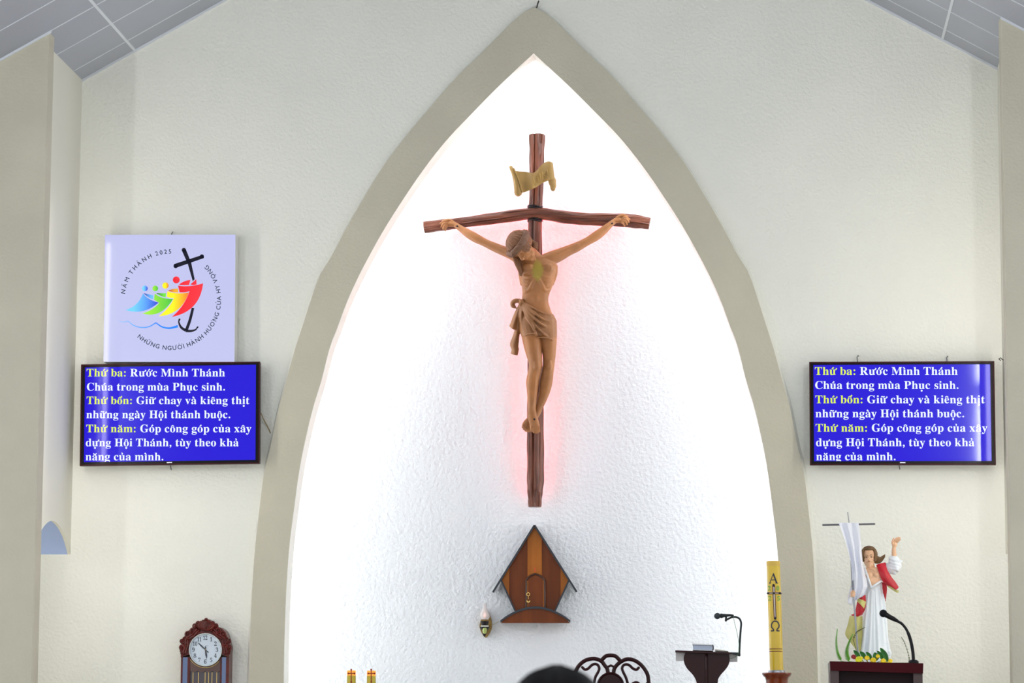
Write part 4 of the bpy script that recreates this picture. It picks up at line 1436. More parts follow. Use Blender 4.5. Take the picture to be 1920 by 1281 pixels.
for s in (-1, 1):
    xx = x0 if s < 0 else x1
    mb = MB(); mb.tube([(xx, YH, SF), (xx, YH, SF + .45), (xx, YH, zl + .02)], .022, 10); mb.build('back_leg', dark_wood, chair)
    mb = MB(); mb.tube([(xc + s * .31, YH - .58, SF), (xc + s * .31, YH - .58, SF + .66)], .026, 10); mb.build('front_leg', dark_wood, chair)
    mb = MB(); mb.tube([(xc + s * .31, YH - .62, SF + .67), (xc + s * .31, YH - .3, SF + .69), (xx, YH, SF + .74)], .028, 10); mb.build('armrest', dark_wood, chair)

# ------------------------------------------------------------------ white-panelled lectern
YLc = -1.55
def G(X, Y, d=0.0):
    """spot of the detail view (5.104 px per photo px)"""
    return W(1240 + X / 5.104, 1030 + Y / 5.104, YLc - d)
GU = .00346 / 5.104
lect = thing('lectern', (G(430, 980)[0], YLc, SF), 'dark red lectern on a waisted stem with slim side panels and a reading top', 'lectern')
mb = MB()
a, b = G(133, 970), G(756, 1002)
dz = (b[2] - a[2]) / (b[0] - a[0])
mb.prism([G(133, 968), G(756, 990), G(756, 1006), G(133, 986)], (0, .36, .0))
mb.build('top', dark_wood, lect)
side = mat('pale_grey_panel', (196, 192, 192), .5)
for X0, X1, ya, yb in ((138, 228, 990, 1070), (645, 728, 1004, 1080)):
    mb = MB(); mb.prism([G(X0, ya, -.06), G(X1, ya + 3, -.06), G(X1, yb, -.06), G(X0, yb, -.06)], (0, .02, 0)); mb.build('side_panel', side, lect)
mb = MB()
prof = [(226, 990), (214, 1030), (214, 1070), (226, 1110), (252, 1150), (290, 1190), (318, 1230), (336, 1281), (348, 1400), (340, 1600), (300, 1800)]
prof2 = [(645, 1003), (652, 1040), (650, 1075), (640, 1110), (612, 1150), (572, 1195), (546, 1235), (538, 1281), (530, 1400), (540, 1600), (580, 1800)]
L_, R_2 = spline(prof, 3), spline(prof2, 3)
outl = [G(*p) for p in L_] + [G(*p) for p in R_2[::-1]]
mb.prism([np.array((p[0], YLc + .05, p[2])) for p in outl], (0, .06, 0))
mb.build('stem', dark_wood, lect)
mb = MB()
g0 = G(430, 1000); 
mb.tube([np.array((g0[0], YLc + .05, g0[2])), np.array((g0[0], YLc + .04, G(430, 1300)[2])), np.array((g0[0], YLc + .05, G(430, 1780)[2]))], .009, 8)
mb.build('stem_rib', dark_wood, lect)
mb = MB()
zc0 = G(430, 1790)[2]
mb.box((g0[0] - .07, YLc + .03, SF + .05), (g0[0] + .07, YLc + .13, zc0 + .05))
mb.build('post', dark_wood, lect)
mb = MB(); mb.box((g0[0] - .24, YLc - .16, SF), (g0[0] + .24, YLc + .26, SF + .05)); mb.build('base', dark_wood, lect)

# book lying on it
mb = MB()
bk = thing('book', G(400, 975, -.12), 'thick white book lying closed on the pale-panelled lectern', 'book')
def bkhex(mb, X0, X1, Y0, Y1, dy0, dy1, dt=0):
    mb.prism([G(X0, Y0, -.1), G(X1, Y0 + dt, -.1), G(X1, Y1 + dt, -.1), G(X0, Y1, -.1)], (0, .2, 0))
mb = MB(); mb.prism([G(303, 915, -.1), G(488, 922, -.1), G(488, 966, -.1), G(303, 960, -.1)], (0, .2, 0)); mb.build('pages', mat('blue_white_pages', (190, 202, 222), .7), bk)
cov = mat('white_cover', (226, 226, 228), .5)
mb = MB(); mb.prism([G(296, 903, -.09), G(490, 912, -.09), G(490, 921, -.09), G(296, 914, -.09)], (0, .22, 0)); mb.build('cover', cov, bk)
mb = MB(); mb.prism([G(299, 960.5, -.09), G(492, 967, -.09), G(492, 973, -.09), G(299, 967, -.09)], (0, .22, 0)); mb.build('cover', cov, bk)
mb = MB(); mb.tube([G(490, 918, -.1), G(497, 930, -.1), G(497, 955, -.1), G(491, 970, -.1)], .004, 8); mb.build('spine', mat('dark_spine', (60, 62, 74), .5), bk)
mb = MB(); mb.prism([G(515, 956, -.15), G(640, 974, -.15), G(640, 978, -.15), G(515, 972, -.15)], (0, .16, 0))
o = mb.build('paper_sheet', mat('paper', (222, 216, 200), .8), None, smooth=False)
own_origin(o, G(575, 970, -.2)); tag(o, 'loose cream sheet of paper beside the white book on the lectern', 'paper')

# microphone on a bent arm fixed to that lectern
mblk = mat('matt_black_metal', (30, 36, 38), .45, spec=.3)
mic = thing('microphone', G(745, 1005, .01), 'dark microphone on a square-bent arm clamped to the pale-panelled lectern', 'microphone')
mb = MB(); mb.tube([G(x, y, .015) for x, y in spline([(745, 1018), (748, 960), (752, 880), (758, 790), (764, 720), (760, 690), (745, 664), (715, 650), (690, 650), (665, 655), (640, 668), (615, 680)], 5)], 9 * GU, 10); mb.build('arm', mblk, mic)
mb = MB(); mb.tube([G(x, y, .02) for x, y in ((685, 634), (655, 632), (620, 634), (590, 636), (575, 638))], [9 * GU, 11 * GU, 14 * GU, 17 * GU, 22 * GU], 12); mb.build('body', mblk, mic)
mb = MB(); mb.ball(G(536, 640, .02), (30 * GU, 27 * GU, 28 * GU), 16, 11); mb.build('grille', mat('mic_grille', (62, 70, 74), .5, metal=.6, bump=.6, bscale=400), mic)
mb = MB(); mb.tube([G(620, 640, .02), G(618, 684, .016)], 10 * GU, 8); mb.build('clip', mblk, mic)
mb = MB(); mb.tube([G(x, y, .02) for x, y in spline([(688, 640), (700, 700), (722, 790), (740, 880), (744, 960), (730, 1010), (690, 1040), (655, 1046)], 5)], 2.2 * GU, 6); mb.build('cable', mat('green_cable', (70, 110, 70), .6), mic)
mb = MB(); mb.prism([G(670, 990, .02), G(756, 990, .02), G(756, 1022, .02), G(735, 1022, .02), G(670, 1004, .02)], (0, .018, 0)); mb.build('clamp', mblk, mic)

# ------------------------------------------------------------------ large candle on its stand
YCa = -1.1
def D_(px, py, d=0.0): return W(px, py, YCa - d)
cu_ = .00352
red_wood = mat('orange_red_wood', (140, 58, 24), .25, vary=.25, vscale=10, coat=.4)
wax = mat('yellow_wax', (230, 192, 18), .3, vary=.05, vscale=5, coat=.7, spec=.5)
stand = thing('candle_stand', (D_(1456, 1262)[0], YCa, SF), 'turned reddish wooden stand under the tall decorated yellow candle', 'candle stand')
ztop = D_(1456, 1262)[2]
hS = ztop - SF
mb = MB()
sc0 = (D_(1456.5, 1262)[0], YCa, SF)
mb.lathe(sc0, [(.17, 0), (.17, .03), (.12, .06), (.05, .12), (.036, .3), (.05, .36), (.03, .42), (.034, hS - .5), (.055, hS - .42), (.03, hS - .36), (.036, hS - .22), (.055, hS - .16), (.066, hS - .1), (.068, hS - .05), (.074, hS - .03), (.088, hS - .016), (.093, hS - .008), (.09, hS), (.082, hS - .004), (.05, hS - .008)], 32)
mb.build('turned_stand', red_wood, stand)
mb = MB()
mb.lathe((sc0[0], YCa, ztop - .01), [(.052, 0), (.054, .02), (.05, .026)], 28)
mb.build('metal_cup', mat('zinc_cup', (170, 172, 180), .35, metal=.8), stand)
pb, pt = D_(1456.3, 1257), D_(1449.8, 1053)
pb = np.array((pb[0], YCa, ztop + .012)); pt = np.array((pt[0], YCa, pt[2]))
ln_ = (pt - pb); hh = ln_[2]; lean = ln_[0] / hh
can = thing('candle', pb, 'tall thick yellow candle with black letters and a studded cross beside the arch', 'candle')
RC = .0425
mb = MB(); mb.lathe(pb, [(RC, 0), (RC, hh * .5), (RC, hh - .03)], 36, (lean, 0)); mb.build('wax_body', wax, can)
mb = MB(); mb.lathe(pb + np.array((lean * (hh - .03), 0, hh - .03)), [(RC, 0), (RC + .0005, .015), (RC, .028), (RC - .003, .032), (RC - .008, .03), (RC - .012, .02), (.004, .016)], 36, (lean, 0)); mb.build('orange_rim', mat('orange_wax', (226, 188, 82), .4), can)
mb = MB(); c = pb + np.array((lean * hh, 0, hh - .014)); mb.tube([c, c + np.array((.001, 0, .014))], .002, 6); mb.build('wick', mat('black_wick', (30, 26, 24), .8), can)
def CP(px, py, out=.0012):
    """spot on the candle's round face"""
    p = D_(px, py, .03)
    z = p[2]; ax = pb[0] + lean * (z - pb[2])
    dx = max(-RC * .98, min(RC * .98, p[0] - ax))
    # the visible side faces the camera, which stands a little to the left
    return np.array((ax + dx, YCa - sqrt((RC + out) ** 2 - dx * dx), z))
navy = mat('navy_print', (28, 30, 52), .4)
for ch, cx, cy, w, h, nm in (('\u0391', 1450.3, 1085.5, 14.5, 17.5, 'alpha_letter'), ('\u03a9', 1453.6, 1174.5, 17, 18.5, 'omega_letter')):
    v, f, x0, x1 = glyph('A' if ch == '\u0391' else ch)
    mb = MB()
    if nm == 'alpha_letter':
        for q, w_ in (([(0, .02), (.46, .98), (.54, .98)], .09), ([(.48, 1.0), (.92, .02)], .2), ([(.2, .36), (.74, .36)], .08), ([(-.1, .02), (.18, .02)], .07), ([(.74, .02), (1.1, .02)], .07)):
            vv, ff = stroke2(spline([(a_, b_) for a_, b_ in q], 4), w_)
            mb.add([CP(cx + (a_ - .5) * w, cy - (b_ - .5) * h) for a_, b_ in vv], ff)
    else:
        q = [(.02, .03), (.3, .03), (.3, .16), (.1, .4), (.1, .7), (.28, .95), (.5, 1.0), (.72, .95), (.9, .7), (.9, .4), (.7, .16), (.7, .03), (.98, .03)]
        vv, ff = stroke2(spline(q, 4), [.13] * (12 * 4 + 1))
        mb.add([CP(cx + (a_ - .5) * w, cy - (b_ - .5) * h) for a_, b_ in vv], ff)
    mb.build(nm, navy, can, smooth=False)
brown_r = mat('dark_red_wax', (84, 24, 16), .4)
mb = MB()
mb.tube([CP(1450.6, 1099, .003), CP(1452, 1130, .003), CP(1453.4, 1160, .003)], .0085, 8)
mb.tube([CP(x, 1112.8, .003) for x in (1438.4, 1441, 1445, 1451, 1457, 1461, 1464.2)], .006, 8)
crs = mb.build('cross', brown_r, can)
mb = MB()
mb.tube([CP(1450.8, 1102, .009), CP(1452, 1130, .009), CP(1453.2, 1157, .009)], .0042, 8)
mb.tube([CP(x, 1112.8, .008) for x in (1443, 1447, 1451, 1455, 1459)], .003, 6)
mb.build('silver_inlay', mat('silver_foil', (206, 196, 190), .3, metal=.6, bump=.6, bscale=300), crs)
for x, y in ((1450.4, 1097.6), (1440, 1112.8), (1451, 1113), (1462.5, 1112.8), (1453.6, 1160)):
    mb = MB(); mb.ball(CP(x, y, .010), .0075, 10, 7); mb.build('incense_stud', mat('black_stud', (26, 18, 26), .35), crs)
green_p = mat('green_print', (70, 170, 60), .5)
for ch, x, y in (('2', 1442.2, 1103.5), ('0', 1458.5, 1103.5), ('2', 1443, 1122.5), ('5', 1459.8, 1122.5)):
    v, f, x0, x1 = glyph(bold(ch))
    mb = MB(); mb.add([CP(x + (p[0] - (x0 + x1) / 2) * 10, y - (p[1] - .34) * 12.5) for p in v], f); mb.build('year_digit', green_p, can, smooth=False)
for y in (1217, 1221.5):
    mb = MB(); mb.tube([CP(1442 + k * 2.2 , y, .001) for k in range(12)], .0022, 6); mb.build('band', mat('brown_band', (128, 62, 22), .4), can)

# ------------------------------------------------------------------ two altar candles and the altar that carries them (below the picture)
YA = -2.3
alt = thing('altar', (W(677, 1281, YA)[0] + .6, YA, SF), 'altar table with white cloth under the two short yellow candles', 'altar')
zA = SF + .96
xa = W(677, 1281, YA)[0]
mb = MB(); mb.box((xa - .35, YA - .45, zA - .06), (xa + 1.75, YA + .45, zA)); mb.build('table_top', mat('white_altar_cloth', (236, 236, 232), .8), alt)
mb = MB(); mb.box((xa - .1, YA - .3, SF), (xa + 1.5, YA + .3, zA - .06)); mb.build('table_base', dark_wood, alt)
wax2 = mat('olive_yellow_wax', (200, 176, 30), .35, vary=.08, vscale=8, coat=.4)
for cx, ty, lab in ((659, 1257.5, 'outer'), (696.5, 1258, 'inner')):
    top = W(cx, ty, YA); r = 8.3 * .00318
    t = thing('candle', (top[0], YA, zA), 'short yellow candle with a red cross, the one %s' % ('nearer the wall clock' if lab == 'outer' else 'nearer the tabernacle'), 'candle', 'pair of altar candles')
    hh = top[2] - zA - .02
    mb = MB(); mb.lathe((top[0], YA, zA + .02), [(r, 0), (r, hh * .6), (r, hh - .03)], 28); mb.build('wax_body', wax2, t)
    mb = MB(); mb.lathe((top[0], YA, zA + .02 + hh - .03), [(r, 0), (r, .024), (r - .002, .03), (r - .005, .03), (r - .009, .016), (.002, .012)], 28); mb.build('glowing_rim', mat('painted_glow_wax', (255, 176, 60), .4, emit=(255, 170, 50), estr=.35), t)  # flame glow through the wax, put in as orange colour and emission
    mb = MB(); mb.lathe((top[0], YA, zA), [(.06, 0), (.06, .006), (.035, .012), (.03, .02), (r, .02)], 24); mb.build('saucer', brass, t)
    mb = MB(); mb.ball((top[0], YA, zA + hh + .014), (.003, .003, .007), 8, 6); mb.build('flame', glow_mat('candle_flame_glow', (255, 190, 90), 8.0), t)
    def rp_(px, py, o=.001):
        p = W(px, py, YA - r); dx = max(-r * .97, min(r * .97, p[0] - top[0]))
        return np.array((top[0] + dx, YA - sqrt((r + o) ** 2 - dx * dx), p[2]))
    redp = mat('red_print', (150, 30, 14), .5)
    mb = MB()
    mb.tube([rp_(cx - .4, y) for y in (1255.5, 1262, 1270, 1279)], .0028, 6)
    mb.tube([rp_(cx - 6.2 + k * 1.45, 1263) for k in range(9)], .0028, 6)
    for x, y in ((cx - .4, 1256), (cx - 6, 1263), (cx + 5.4, 1263), (cx - .4, 1279)):
        mb.ball(rp_(x, y), .0055, 8, 6)
    mb.build('red_cross', redp, t)

# ------------------------------------------------------------------ dark red lectern in front of the statue
YR = -2.2
def E_(X, Y, d=0.0):
    """spot of the detail view (3.871 px per photo px)"""
    return W(1520 + X / 3.871, 950 + Y / 3.871, YR - d)
lec2 = thing('lectern', (E_(478, 1200)[0], YR, SF), 'wide dark red box lectern standing in front of the robed statue', 'lectern')
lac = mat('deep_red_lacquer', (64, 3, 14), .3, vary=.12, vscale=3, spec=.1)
lac_d = mat('dark_brown_panel', (30, 8, 14), .5, spec=.2)  # dark brown for the box and plinth
mb = MB(); mb.prism([E_(139, 1123), E_(818, 1138), E_(816, 1212), E_(142, 1190)], (0, .5, .0)); mb.build('top', lac, lec2)
zb_ = SF
mb = MB(); p = [E_(205, 1196, -.08), E_(745, 1214, -.08)]
zl0, zl1 = E_(142, 1190), E_(816, 1212)
def zun(x): return zl0[2] + (zl1[2] - zl0[2]) * (x - zl0[0]) / (zl1[0] - zl0[0]) - .0006
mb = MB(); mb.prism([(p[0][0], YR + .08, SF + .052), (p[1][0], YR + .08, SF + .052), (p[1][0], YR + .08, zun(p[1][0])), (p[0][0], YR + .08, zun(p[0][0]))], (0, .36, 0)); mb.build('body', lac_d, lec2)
for X0, X1, x2 in ((142, 205, 180), (745, 812, 765)):
    a, b = E_(X0, 1200, -.02), E_(X1, 1205, -.02)
    zt_ = E_(478, 1216, -.02)[2]
    mb = MB(); mb.prism([(a[0], YR + .02, SF + .052), (b[0], YR + .02, SF + .052), (b[0], YR + .02, zun(b[0])), (a[0], YR + .02, zun(a[0]))], (0, .44, 0)); mb.build('side_board', mat('grey_brown_board', (70, 52, 52), .45), lec2)
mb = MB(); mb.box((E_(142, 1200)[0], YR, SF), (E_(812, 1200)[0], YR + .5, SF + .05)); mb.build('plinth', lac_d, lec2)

mic2 = thing('microphone', E_(745, 1135, -.15), 'black gooseneck microphone curving up from the wide dark red lectern', 'microphone')
mk = mat('black_rubber', (12, 12, 16), .4, spec=.25)
EU = .00341 / 3.871
DM = -.15
mb = MB(); mb.tube([E_(x, y, DM) for x, y in spline([(747, 1128), (742, 1060), (730, 990), (712, 930), (690, 885), (660, 850), (625, 830)], 6)], [11 * EU] * 20 + [9 * EU] * 17, 12); mb.build('gooseneck', mk, mic2)
mb = MB(); mb.tube([E_(x, y, DM) for x, y in ((628, 830), (600, 815), (570, 800), (545, 785))], [11 * EU, 15 * EU, 16 * EU, 18 * EU], 14); mb.build('body', mk, mic2)
mb = MB(); mb.ball(E_(527, 776, DM), 26 * EU, 18, 12); mb.build('grille', mat('foam_grille', (16, 18, 26), .7, spec=.2, bump=.5, bscale=300), mic2)
mb = MB(); q = E_(747, 1136, DM); q[2] = max(E_(747, 1136)[2], E_(730, 1136)[2]) + .003; mb.lathe(q, [(.03, 0), (.03, .012), (.018, .02)], 18); mb.build('foot', mk, mic2)

# ------------------------------------------------------------------ robed statue on a pedestal
YS = -.62
SUU = .0034642 / 3.871
def S_(X, Y, d=0.0):
    return W(1520 + X / 3.871, 950 + Y / 3.871, YS - d)
zped = W(1640, 1250, YS)[2]
xs_ = S_(455, 1100)[0]
ped = thing('pedestal', (xs_, YS, SF), 'cream column pedestal hidden behind the wide dark red lectern', 'pedestal')
mb = MB(); mb.box((xs_ - .15, YS - .15, SF + .08), (xs_ + .15, YS + .15, zped - .05)); mb.build('shaft', cream_smooth, ped)
mb = MB(); mb.box((xs_ - .19, YS - .36, zped - .05), (xs_ + .19, YS + .19, zped)); mb.build('top_slab', cream_smooth, ped)
mb = MB(); mb.box((xs_ - .2, YS - .2, SF), (xs_ + .2, YS + .2, SF + .08)); mb.build('foot_slab', cream_smooth, ped)

skin = mat('painted_skin', (232, 186, 148), .45, vary=.05, vscale=14)
robe_m = mat('painted_white_robe', (244, 250, 255), .5, vary=.02, vscale=6)
red_c = mat('painted_red_cloak', (196, 22, 40), .4, vary=.15, vscale=9)
gold_c = mat('painted_gold_border', (206, 200, 120), .45, vary=.12, vscale=20)
hair_p = mat('painted_brown_hair', (120, 88, 50), .5, vary=.25, vscale=30)
stat = thing('statue', (xs_, YS, zped), 'painted statue of a bearded man in white robe and red cloak raising one arm', 'statue')
def sl(mb, pts, **kw):
    limb(mb, [(*S_(a, b, d), r * SUU) for a, b, d, r in pts], **kw)
def sring(cx, cy, rx, ry, d, n=36, fold=0.0, ph=0.0, tilt=0.0):
    out = []
    for k in range(n):
        t = 2 * pi * k / n
        m = 1 + fold * (sin(7 * t + ph) * .6 + sin(12 * t + 2 * ph) * .4)
        out.append(S_(cx + rx * m * cos(t), cy + tilt * rx * cos(t), d + ry * m * sin(t)))
    return out
# body (skin): head, neck, trunk, arms, hands - one surface
mb = MB()
HS = 138 * SUU
Ls = head_prims(mb, S_(424, 370, .035), (-.02, -.10, 1), (-.06, -1, -.08), HS)
sl(mb, [(432, 425, .03, 30), (438, 450, .02, 32), (442, 470, .01, 38)])
mb.rings([sring(442, 462, 62, .035, 0), sring(444, 480, 72, .055, .005), sring(446, 520, 74, .062, .008), sring(448, 570, 66, .056, .006), sring(450, 640, 62, .05, 0)])
mb.rings([[S_(x, y, d - .05 * k) for x, y, d in ((398, 446, .058), (408, 480, .086), (424, 530, .090), (440, 588, .084), (470, 566, .088), (510, 540, .074), (502, 490, .080), (486, 440, .058), (440, 450, .070))] for k in (0, 1)])
for x in (424, 474):
    mb.ball(S_(x, 500, .070), (26 * SUU, .02, 22 * SUU))
sl(mb, [(510, 470, .0, 30), (560, 462, .01, 26), (600, 440, .02, 24), (607, 400, .03, 20), (606, 360, .035, 18.5), (604, 320, .035, 15.5), (604, 298, .035, 13)])
mb.ball(S_(610, 272, .036), (20 * SUU, .010, 24 * SUU))
sl(mb, [(604, 298, .035, 13), (610, 275, .036, 17)])
for b, m, t in (((602, 258), (612, 240), (626, 226)), ((610, 252), (624, 236), (640, 222)), ((617, 256), (634, 240), (649, 224)), ((622, 264), (640, 250), (652, 236))):
    sl(mb, [(*b, .04, 6.2), (*m, .05, 5.6), (*t, .055, 4.2)], n=8, per=4)
sl(mb, [(598, 282, .04, 7.5), (592, 262, .052, 7), (596, 244, .056, 6), (602, 230, .056, 4.4)], n=8, per=4)
sl(mb, [(385, 480, .0, 30), (350, 530, .02, 26), (330, 580, .06, 22), (318, 615, .125, 15), (312, 628, .15, 13)])
mb.ball(S_(309, 634, .158), (15 * SUU, .012, 19 * SUU))
for k in range(4):
    yy = 622 + k * 9.5
    sl(mb, [(318, yy, .166, 5.4), (306, yy + 1, .178, 5.6), (294, yy + 3, .172, 5.2), (294, yy + 4, .158, 4.6)], n=8, per=4)
sl(mb, [(318, 622, .164, 7), (312, 614, .176, 6.5), (303, 612, .178, 5.6), (298, 616, .172, 4.6)], n=8, per=4)
body = organic(mb, 'body', skin, stat, .0026, 2, .5)
# face paint: eyes and lips as small parts
eye_m = mat('painted_eyes', (60, 52, 48), .3)
for s in (-1, 1):
    mb = MB(); mb.ball(Ls(s * .125, .352, .035), (.042 * HS, .014 * HS, .022 * HS), 10, 7); mb.build('eye', eye_m, body)
    mb = MB(); limb(mb, [(*Ls(s * .05, .385, .125), .012 * HS), (*Ls(s * .13, .38, .145), .014 * HS), (*Ls(s * .2, .33, .12), .010 * HS)], n=6); mb.build('eyebrow', hair_p, body)
mb = MB(); limb(mb, [(*Ls(-.07, .36, -.20), .014 * HS), (*Ls(0, .395, -.20), .02 * HS), (*Ls(.07, .36, -.20), .014 * HS)], n=6); mb.build('lips', mat('painted_lips', (200, 110, 96), .4), body)
mb = MB()
for x, z, q in ((0, -.37, .12), (-.05, -.40, .09), (.05, -.40, .09), (-.10, -.34, .11), (.10, -.34, .11), (-.15, -.29, .095), (.15, -.29, .095), (-.2, -.22, .075), (.2, -.22, .075), (-.235, -.14, .055), (.235, -.14, .055)):
    mb.ball(Ls(x, .235 - abs(x) * .5, z), (q * HS, q * HS, q * HS * 1.1), 10, 7)
limb(mb, [(*Ls(-.13, .335, -.2), .022 * HS), (*Ls(0, .40, -.155), .026 * HS), (*Ls(.13, .335, -.2), .022 * HS)], n=6)
organic(mb, 'beard', mat('painted_beard', (150, 104, 62), .5, vary=.15, vscale=40), body, .0022, 2)
mb = MB()
rng = random.Random(9)
for i in range(34):
    th = (-1 if i % 2 else 1) * (.98 + 2.15 * (i // 2) / 16)
    pts = []
    for k in range(7):
        ph = 1.5 - k * .33
        sw = .06 * sin(k + i)
        pts.append(Ls(.36 * 1.08 * cos(ph) * sin(th + sw), -.06 + .44 * 1.08 * cos(ph) * cos(th + sw), .13 + .40 * 1.06 * sin(ph) - (.0 if ph > -.2 else .1 * (k - 5))))
    limb(mb, [(*p, .055 * HS) for p in pts], n=7, per=3)
for i in range(13):
    th = -1.0 + 2.0 * i / 12
    limb(mb, [(*Ls(.36 * cos(p_) * sin(th), -.05 + .43 * cos(p_) * cos(th), .13 + .41 * sin(p_)), .06 * HS) for p_ in (1.5, 1.25, 1.0, .84)], n=7, per=3)
for k in range(6):
    o = k * 8
    sl(mb, [(466, 362 + o, .02 - k * .002, 11), (488, 372 + o * .8, .015, 11), (506, 376 + o * .55, .01, 10), (520, 368 + o * .35, .005, 9), (534, 356 + o * .2, 0, 7), (538 - k, 350 + o * .2, 0, 4)], n=8)
for k in range(4):
    o = k * 9
    sl(mb, [(378, 352 + o * .2, .03, 9), (374 + o * .2, 376, .02, 8), (380 + o * .3, 396, .01, 6)], n=8)
mb.build('hair', hair_p, body)
# robe
mb = MB()
RB = [(444, 450, 54, .036, -.010), (442, 468, 74, .062, .0), (446, 500, 82, .070, .002), (450, 545, 79, .070, .004), (452, 600, 70, .064, .004), (456, 680, 74, .066, .004), (458, 780, 82, .072, .004), (460, 880, 90, .08, .004), (462, 980, 99, .088, .004), (466, 1050, 108, .094, .004), (468, 1098, 112, .098, .004)]
rr_ = spline(RB, 4)
mb.rings([sring(*q[:5], n=64, fold=.05 * min(1, max(0, (q[1] - 560) / 300)), ph=.002 * q[1]) for q in rr_])
for pts, r in (([(470, 600, .066), (478, 760, .074), (486, 900, .084), (492, 1090, .10)], 9), ([(444, 610, .066), (440, 760, .074), (434, 900, .084), (424, 1090, .1)], 9), ([(500, 590, .056), (512, 760, .06), (522, 900, .066), (534, 1085, .074)], 10),
               ([(420, 620, .06), (408, 780, .066), (396, 920, .074), (382, 1090, .084)], 10), ([(456, 620, .068), (458, 800, .078), (458, 940, .088), (460, 1095, .102)], 7), ([(530, 640, .03), (540, 800, .03), (552, 960, .034), (574, 1075, .05)], 13)):
    s_ = spline([(*S_(x, y, d), r * SUU * (.5 if i == 0 else 1)) for i, (x, y, d) in enumerate(pts)], 6)
    mb.tube([q[:3] for q in s_], [q[3] for q in s_], 8)
sl(mb, [(556, 1040, .04, 14), (572, 1056, .05, 14), (580, 1060, .045, 9)])
sl(mb, [(392, 448, .058, 8), (406, 484, .086, 8), (422, 532, .092, 8), (440, 590, .086, 8)], n=8)
sl(mb, [(440, 590, .086, 8), (470, 568, .090, 9), (512, 542, .076, 8)], n=8)
# wide raised sleeve and lowered sleeve
sl(mb, [(505, 462, 0, 38), (540, 455, .008, 38), (575, 448, .015, 42), (600, 440, .02, 46), (614, 428, .025, 47)], n=20)
for dx, dy in ((0, 0), (12, 16), (22, 30), (34, 44)):
    sl(mb, [(572 + dx * .2, 372 + dy * 1.8, .05, 8), (610 + dx * .4, 392 + dy * 1.5, .062, 9), (650 - dx * .5, 398 + dy * 1.6, .05, 9), (664 - dx * .9, 396 + dy * 1.7, .03, 6)], n=8)
sl(mb, [(604, 392, .03, 40), (612, 420, .025, 44), (606, 470, .02, 26)], n=16)
sl(mb, [(385, 478, 0, 38), (352, 530, .02, 36), (334, 585, .055, 32)], n=16)
sl(mb, [(335, 580, .055, 34), (330, 620, .06, 30), (325, 660, .055, 20)], n=14)
robe = organic(mb, 'robe', robe_m, stat, .0034, 2, .5)
# red cloak
def ssheet(mb, rows, th=.009):
    q = [spline(r, 4) for r in rows]
    cols = [spline([row[k] for row in q], 4) for k in range(len(q[0]))]
    q = [list(z) for z in zip(*cols)]
    rings = []
    for row in q:
        rings.append([S_(*p) for p in row] + [S_(p[0], p[1], p[2] - th) for p in row[::-1]])
    mb.rings(rings)
mb = MB()
ssheet(mb, [[(474, 424, .05), (505, 412, .05), (545, 404, .03)], [(492, 470, .082), (525, 460, .088), (556, 456, .07)], [(510, 520, .086), (548, 515, .10), (588, 512, .08)], [(530, 556, .075), (570, 556, .10), (612, 542, .08)], [(566, 584, .06), (600, 590, .10), (632, 572, .08)], [(600, 606, .06), (622, 606, .09), (640, 588, .075)]])
ssheet(mb, [[(516, 545, .05), (532, 556, .06), (552, 570, .05)], [(522, 610, .035), (538, 615, .05), (555, 605, .04)], [(536, 690, .02), (540, 692, .03), (545, 688, .02)]])
ssheet(mb, [[(398, 640, .055), (372, 650, .075), (340, 672, .07)], [(402, 690, .06), (370, 712, .095), (332, 716, .08)], [(396, 745, .06), (360, 770, .09), (318, 770, .07)], [(372, 790, .05), (335, 800, .08), (288, 790, .06)]])
cloak = organic(mb, 'cloak', red_c, stat, .0034, 2, .5)
mb = MB(); ssheet(mb, [[(556, 580, .07), (566, 572, .085)], [(590, 604, .085), (600, 594, .105)], [(618, 622, .09), (626, 608, .105)], [(636, 628, .08), (640, 606, .085)]], .007); mb.build('gold_border', gold_c, cloak)
mb = MB(); ssheet(mb, [[(344, 664, .085), (338, 690, .09)], [(376, 678, .098), (366, 716, .105)], [(402, 690, .075), (388, 742, .08)]], .007); mb.build('gold_border', gold_c, cloak)
mb = MB(); ssheet(mb, [[(284, 792, .04), (330, 798, .07), (376, 796, .05)], [(268, 860, .03), (322, 870, .07), (376, 868, .05)], [(250, 925, .02), (312, 945, .06), (374, 940, .05)], [(280, 975, .02), (322, 1000, .05), (368, 1000, .045)], [(325, 1035, .02), (342, 1050, .035), (362, 1050, .04)]], .01)
mb.build('gold_lining', gold_c, cloak)
mb = MB(); mb.box((xs_ - .085, YS - .085, zped), (xs_ + .085, YS + .085, S_(468, 1096)[2])); mb.build('plinth', robe_m, stat)

